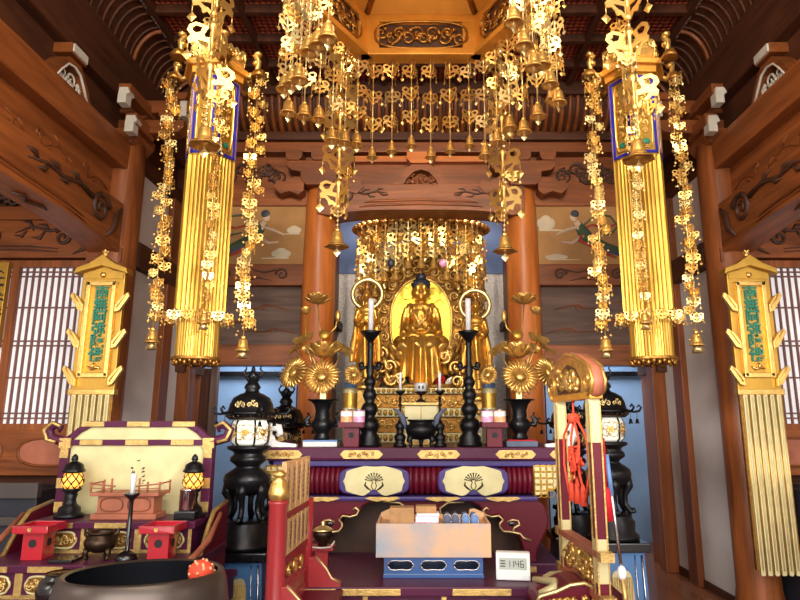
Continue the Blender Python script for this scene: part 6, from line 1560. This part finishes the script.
# small brass censer on a red stand
p = P(322,545,3.98); x = p.x; t = thing('offering_stand', 'small red stand with white curved edge between the tag stand and the altar', 'offering stand', (x,4.0,ZD))
b = MB(); b.cbox((x,4.0,ZD+.05),(.08,.08,.10)); b.cbox((x,4.0,ZD+.11),(.15,.13,.02)); b.build('stand_body', 'red2', t, .004)
b = MB(); b.tube([(x-.06,3.93,ZD+.125),(x+.0,3.925,ZD+.12),(x+.06,3.93,ZD+.125),(x+.085,3.93,ZD+.16)], .006, 6); b.build('white_edge', 'shell', t)
t = thing('censer', 'small lidded brass censer on the little red stand', 'censer', (x,4.0,ZD+.12)); b = MB(); b.lathe([(0,0),(.03,0),(.028,.02),(.05,.04),(.06,.07),(.056,.09),(0,.09)], (x,4.0,ZD+.12), 18); b.build('pot', 'bronze', t)
b = MB(); b.lathe([(.064,.09),(.066,.096),(.05,.105),(.02,.118),(.008,.125),(.014,.14),(0,.15)], (x,4.0,ZD+.12), 18); b.build('lid', 'brass', t)

# =================================================================== gilt gong frame (right)
t = thing('gong_stand', 'gilt and maroon gong frame with carved gable crest and openwork lower panel on the right', 'gong frame', (.86,3.4,zbs))
A = Vector((X(600,540,3.08),3.08,0)); B_ = Vector((X(565,530,3.66),3.66,0)); d = (B_-A).normalized(); nr = Vector((d.y,-d.x,0))
ang = atan2(d.y,d.x)
Fm = Matrix.Translation((A.x,A.y,0)) @ Matrix.Rotation(ang,4,'Z'); LN = (B_-A).length   # local: x along the frame, y across, z up
def fb(n, m, fn, par=None, bev=0.): b = MB(); b.M = Fm; fn(b); return b.build(n, m, par or t, bev)
ztop = 1.61
for f in (0, LN):
    po = fb('post', 'maroon', lambda b: b.cbox((f,0,(zbs+.05+ztop)/2),(.05,.05,ztop-zbs-.05)), None, .004)
    for z0, z1 in ((ztop-.22,ztop),(zbs+.14,zbs+.34),(zbs+.02,zbs+.06)): fb('gilt_sleeve', 'cream', lambda b: b.cbox((f,0,(z0+z1)/2),(.058,.058,z1-z0)), po, .003)
    fb('gilt_edge', 'fit', lambda b: [b.cbox((f+u*.026,v*.026,(zbs+.05+ztop)/2),(.008,.008,ztop-zbs-.1)) for u in (-1,1) for v in (-1,1)], po)
    fo = fb('foot', 'cream', lambda b: b.prism([(-.13,zbs),(.13,zbs),(.13,zbs+.03),(.09,zbs+.05),(.04,zbs+.055),(-.04,zbs+.055),(-.09,zbs+.05),(-.13,zbs+.03)], f-.04, f+.04, 'yz'), None, .004)
fb('upper_rail', 'redwood', lambda b: b.cbox((LN/2,0,zbs+.27),(LN+.14,.06,.035)), None, .005)
fb('lower_rail', 'redwood', lambda b: b.cbox((LN/2,0,zbs+.075),(LN+.14,.06,.035)), None, .005)
for f in (-.07, LN+.07): fb('rail_tip', 'fit', lambda b: b.cbox((f,0,zbs+.27),(.05,.066,.042)))
for f in (-.07, LN+.07): fb('rail_tip', 'fit', lambda b: b.cbox((f,0,zbs+.075),(.05,.066,.042)))
fb('openwork_panel', 'gold', lambda b: [arabesque(b, .04, LN-.04, zbs+.10, zbs+.25, y, 7, .016, 5+i) for i, y in enumerate((-.008,.008))])
def fbc(n, m, fn, par=None, bev=0.):
    b = MB(); fn(b); b.v = [tuple(Fm @ Vector((LN/2+(x_-LN/2)*.9, y_*.85, ztop+(z_-ztop)*.8))) for x_, y_, z_ in b.v]; return b.build(n, m, par or t, bev)
# crest: curled gable
def crest(b):
    pts = [(-.09,ztop),(-.13,ztop+.05),(-.12,ztop+.12),(-.05,ztop+.19),(.06,ztop+.24),(.2,ztop+.275),(LN/2,ztop+.29),(LN-.2,ztop+.275),(LN-.06,ztop+.24),(LN+.05,ztop+.19),(LN+.12,ztop+.12),(LN+.13,ztop+.05),(LN+.09,ztop)]
    b.prism(pts, -.035, .035)
cr = fbc('crest_board', 'gold2', crest, None, .006)
def rim(b):
    pts = [(-.07,ztop+.015),(-.125,ztop+.04),(-.15,ztop+.10),(-.10,ztop+.18),(.0,ztop+.225),(.15,ztop+.275),(LN/2,ztop+.30),(LN-.15,ztop+.275),(LN,ztop+.225),(LN+.10,ztop+.18),(LN+.15,ztop+.10),(LN+.125,ztop+.04),(LN+.07,ztop+.015)]
    b.tube([(x_,0,z_) for x_, z_ in pts], .026, 8, flat=1.5)
    b.tube([(x_,-.0,z_) for x_, z_ in spiral(-.06,ztop+.11,.07,1.2,pi,1,14)], .02, 8, flat=2.0); b.tube([(x_,-.0,z_) for x_, z_ in spiral(LN+.06,ztop+.11,.07,1.2,0,1,14)], .02, 8, flat=2.0)
rm = fbc('curled_rim', 'redwood', rim, cr)
def rim2(b):
    for y_ in (-.037,.037):
        b.tube([(x_,y_,z_) for x_, z_ in [(-.07,ztop+.015),(-.13,ztop+.04),(-.155,ztop+.10),(-.105,ztop+.19),(.0,ztop+.235),(.15,ztop+.285),(LN/2,ztop+.31),(LN-.15,ztop+.285),(LN,ztop+.235),(LN+.105,ztop+.19),(LN+.155,ztop+.10),(LN+.13,ztop+.04),(LN+.07,ztop+.015)]], .012, 6)
        for cx_, fl_ in ((-.06,0),(LN+.06,1)): b.tube([(x_,y_,z_) for x_, z_ in spiral(cx_,ztop+.11,.075,1.2,pi*(1-fl_),1,14)], .012, 6)
fbc('gilt_edge', 'gold2', rim2, rm)
fbc('sunk_field', 'carve', lambda b: b.prism([(.06,ztop+.04),(.05,ztop+.12),(.14,ztop+.2),(LN/2,ztop+.24),(LN-.14,ztop+.2),(LN-.05,ztop+.12),(LN-.06,ztop+.04)], -.037, .037), cr)
fbc('crest_carving', 'gold', lambda b: [arabesque(b, .08, LN-.08, ztop+.05, ztop+.21, y, 6, .02, 15+i) for i, y in enumerate((-.045,.045))]+[b.ell((LN/2,s_*.045,ztop+.13),(.05,.03,.07),10,8) for s_ in (-1,1)], cr)
fbc('crest_base_rail', 'gilt', lambda b: b.cbox((LN/2,0,ztop+.012),(LN+.2,.08,.04)), None, .005)
# red cords knotted in the frame
kp = (Fm @ Vector((LN*.55,0,ztop-.08)))
t = thing('knotted_cord', 'orange-red knotted cords and tassels hanging inside the gong frame', 'cord', tuple(kp), 'cords on the gong frame')
def fl(x_, z_, y_=0.): return Fm @ Vector((x_, y_, z_))
b = MB(); c = LN*.55
b.tube([fl(c,ztop),fl(c,ztop-.05),fl(c,ztop-.1)], .006, 6)
for s_ in (-1,1):
    b.tube([fl(c,ztop-.09),fl(c+s_*.08,ztop-.12),fl(c+s_*.2,ztop-.2),fl(c+s_*.22,ztop-.36),fl(c+s_*.14,ztop-.52),fl(c+s_*.06,ztop-.4),fl(c,ztop-.3)], .007, 7)
    b.tube([fl(c,ztop-.1),fl(c+s_*.07,ztop-.22),fl(c+s_*.05,ztop-.36),fl(c-s_*.03,ztop-.46)], .007, 7)
b.build('loop_cord', 'cord', t)
b = MB(); g = random.Random(6)
b.ell(tuple(fl(c,ztop-.1)), (.035,.03,.03), 10, 8)
b.build('top_knot', 'cord', t)
b = MB()
for i in range(9): b.tube([fl(c+g.uniform(-.08,.08),ztop-.3+g.uniform(-.1,.05),g.uniform(-.03,.03)) for k in range(6)], .009, 6)
b.build('knot_bundle', 'cord', t)
for s_ in (-.1,0,.1):
    b = MB(); a = fl(c+s_,ztop-.44); b.lathe([(.006,0),(.013,-.02),(.013,-.04),(.02,-.11),(0,-.11)], tuple(a), 10); b.build('tassel', 'cord', t)
q = fl(-.03,1.2,.04); t = thing('red_tassel', 'bright red tassel on a long cord along the near post of the gong frame', 'tassel', tuple(q), None)
q0 = fl(-.0,ztop-.2,-.045); q1 = fl(0,1.16,-.045)
b = MB(); b.tube([q0, (q0+q1)/2, q1], .006, 6); b.build('cord', 'redtas', t)
b = MB(); b.lathe([(.008,.02),(.02,0),(.022,-.03),(.028,-.14),(0,-.14)], tuple(q1), 12); b.build('tassel_skirt', 'redtas', t)
# striker rod with a blue-white wrapped handle leaning by the near post
r0, r1 = fl(-.06,zbs+.0,-.09), fl(.02,ztop-.24,-.06)
t = thing('striker_rod', 'slender rod with pale blue wrapping and white knob leaning on the near gong-frame post', 'rod', tuple(r0))
b = MB(); b.tube([r0.lerp(r1,.12), r1], .008, 7); b.build('rod', 'silver', t)
b = MB(); b.tube([r0.lerp(r1,.7), r0.lerp(r1,.95)], .012, 8); b.build('wrapping', 'bluegrey', t)
k_ = r0.lerp(r1,.25); b = MB(); b.ell(tuple(k_), (.022,.022,.034), 10, 8); b.build('knob', 'wax', t)
b = MB(); b.tube([r0, r0.lerp(r1,.22)], .012, 7); b.build('tip', 'fit', t)
# gilt book rest with purple cord beside the clock
x = P(574,575,3.3).x; y = 3.2
t = thing('book_rest', 'maroon and gilt scroll-shaped book rest with carved gilt edge, right of the clock', 'book rest', (x,y,zbs))
b = MB(); b.prism([(x-.22,zbs),(x+.16,zbs),(x+.15,zbs+.03),(x+.10,zbs+.07),(x+.02,zbs+.11),(x-.05,zbs+.10),(x-.12,zbs+.07),(x-.2,zbs+.05)], y-.02, y+.26); o = b.build('rest_body', 'maroon', t, .006)
b = MB(); b.tube(xz([(x-.22,zbs+.02),(x-.2,zbs+.055),(x-.12,zbs+.075),(x-.05,zbs+.105),(x+.02,zbs+.115),(x+.10,zbs+.075),(x+.15,zbs+.035)], y-.022), .01, 6); b.build('gilt_edge', 'brass', o)
b = MB(); arabesque(b, x-.2, x+.16, zbs+.0, zbs+.05, y-.03, 9, .014, 33); b.each('gilt_carving', 'gold', o)
b = MB(); b.tube([(x-.24,y+.05,zbs+.06),(x-.17,y+.03,zbs+.09),(x-.15,y+.1,zbs+.10),(x-.24,y+.2,zbs+.09)], [.014,.022,.022,.014], 8); b.v = [(x_+.05,y_,z_-.01) for x_,y_,z_ in b.v]; b.build('rolled_scroll', 'cream', t)
t = thing('purple_cord', 'purple braided cord lying in loops before the book rest', 'cord', (x-.1,y-.16,zbs)); b = MB()
for k in range(4):
    b.tube([(x-.14+.11*cos(w)+.03*k, y-.15+.05*sin(w)-.012*k, zbs+.016+.012*k) for w in [2*pi*i/20 for i in range(20)]], .014, 7, True)
b.tube([(x-.04,y-.15,zbs+.014),(x+.06,y-.18,zbs+.016),(x+.12,y-.14,zbs+.014)], .013, 7)
b.build('loop', 'violetcord', t)

# single-piece things: the one mesh is the thing itself
for o in list(COL.objects):
    if o.type == 'EMPTY' and o.parent is None and len(o.children) == 1 and not o.children[0].children and 'label' in o:
        c = o.children[0]; nm = o.name; off = o.location.copy(); c.parent = None
        for k in ('label','category','group'):
            if k in o: c[k] = o[k]
        bpy.data.objects.remove(o); c.name = nm; c.location = off
# =================================================================== camera and light
cd = bpy.data.cameras.new('camera'); cam = bpy.data.objects.new('camera', cd); COL.objects.link(cam)
cam.location = (0,0,CAMZ); cam.rotation_euler = (pi/2+TH,0,0)
cd.sensor_width = 36; cd.lens = F/800*36; cd.shift_x = -(CX-400)/800; cd.clip_start = .05
SC.camera = cam
w = bpy.data.worlds.new('world'); SC.world = w; w.use_nodes = True
bg = w.node_tree.nodes['Background']; bg.inputs['Color'].default_value = (*lin((222,218,212)),1); bg.inputs['Strength'].default_value = 1.2
def light(kind, name, loc, energy, colr, size=.1, rot=None, aim=None, sizey=None, spot=None):
    d = bpy.data.lights.new(name, kind); d.energy = energy; d.color = colr
    if kind == 'AREA':
        d.size = size
        if sizey: d.shape = 'RECTANGLE'; d.size_y = sizey
    else: d.shadow_soft_size = size
    if spot: d.spot_size = spot; d.spot_blend = .5
    o = bpy.data.objects.new(name, d); COL.objects.link(o); o.location = loc
    if aim is not None: o.rotation_euler = (Vector(aim)-Vector(loc)).to_track_quat('-Z','Y').to_euler()
    return o
# daylight through the open front of the hall
light('AREA', 'front_daylight', (0,-2.2,2.5), 400, (1.,.97,.94), 7, aim=(0,5,1.6), sizey=3.6)
# warm hall lamp under the front ceiling, then added unseen fill spots
light('AREA', 'hall_lamp', (0,.6,4.6), 90, (1.,.88,.70), 3.0, aim=(0,5.2,3.6), sizey=.8)
for sx in (-1,1):
    light('SPOT', 'altar_fill', (sx*1.0,1.6,4.7), 460, (1.,.88,.70), .15, aim=(sx*.9,6.6,3.2), spot=.75)  # unseen spot added to warm the back wall and pillars
    light('SPOT', 'beam_fill', (sx*-.6,.8,3.2), 95, (1.,.87,.70), .2, aim=(sx*2.7,4.2,3.7), spot=.8)  # unseen spot added to lift the dark side beams
light('AREA', 'alcove_wall_fill', (0,7.0,4.05), 20, (1.,.97,.92), 1.6, aim=(0,7.7,2.2), sizey=.2)  # unseen light added to brighten the wall behind the halo
light('POINT', 'canopy_fill', (0,2.7,3.78), 5, (1.,.84,.6), .06)  # unseen point light added to brighten the canopy inside and its strands
for sx in (-1,1): light('SPOT', 'aisle_fill', (sx*-1.3,.6,2.6), 700, (1.,.95,.9), .3, aim=(sx*2.6,6.0,1.5), spot=.5)  # unseen spots added as fill on the plaster side walls
light('AREA', 'alcove_fill', (0,6.72,4.0), 44, (1.,.92,.8), 1.2, aim=(0,7.0,2.6), sizey=.2)  # light added over the statue, kept out of sight behind the beam
for sx in (-1,1):
    light('AREA', 'rear_room_lamp', (sx*2.2,7.3,2.5), 24, (.78,.88,1.), .8, aim=(sx*2.0,7.9,1.0))
    light('AREA', 'bay_daylight', (sx*3.7,1.2,2.6), 28, (1.,.95,.9), 1.2, aim=(sx*3.6,5.1,2.0))
SC.view_settings.view_transform = 'Standard'; SC.view_settings.look = 'None'; SC.view_settings.exposure = 0.
SC.cycles.max_bounces = 6; SC.cycles.diffuse_bounces = 4; SC.cycles.glossy_bounces = 3; SC.cycles.use_denoising = True
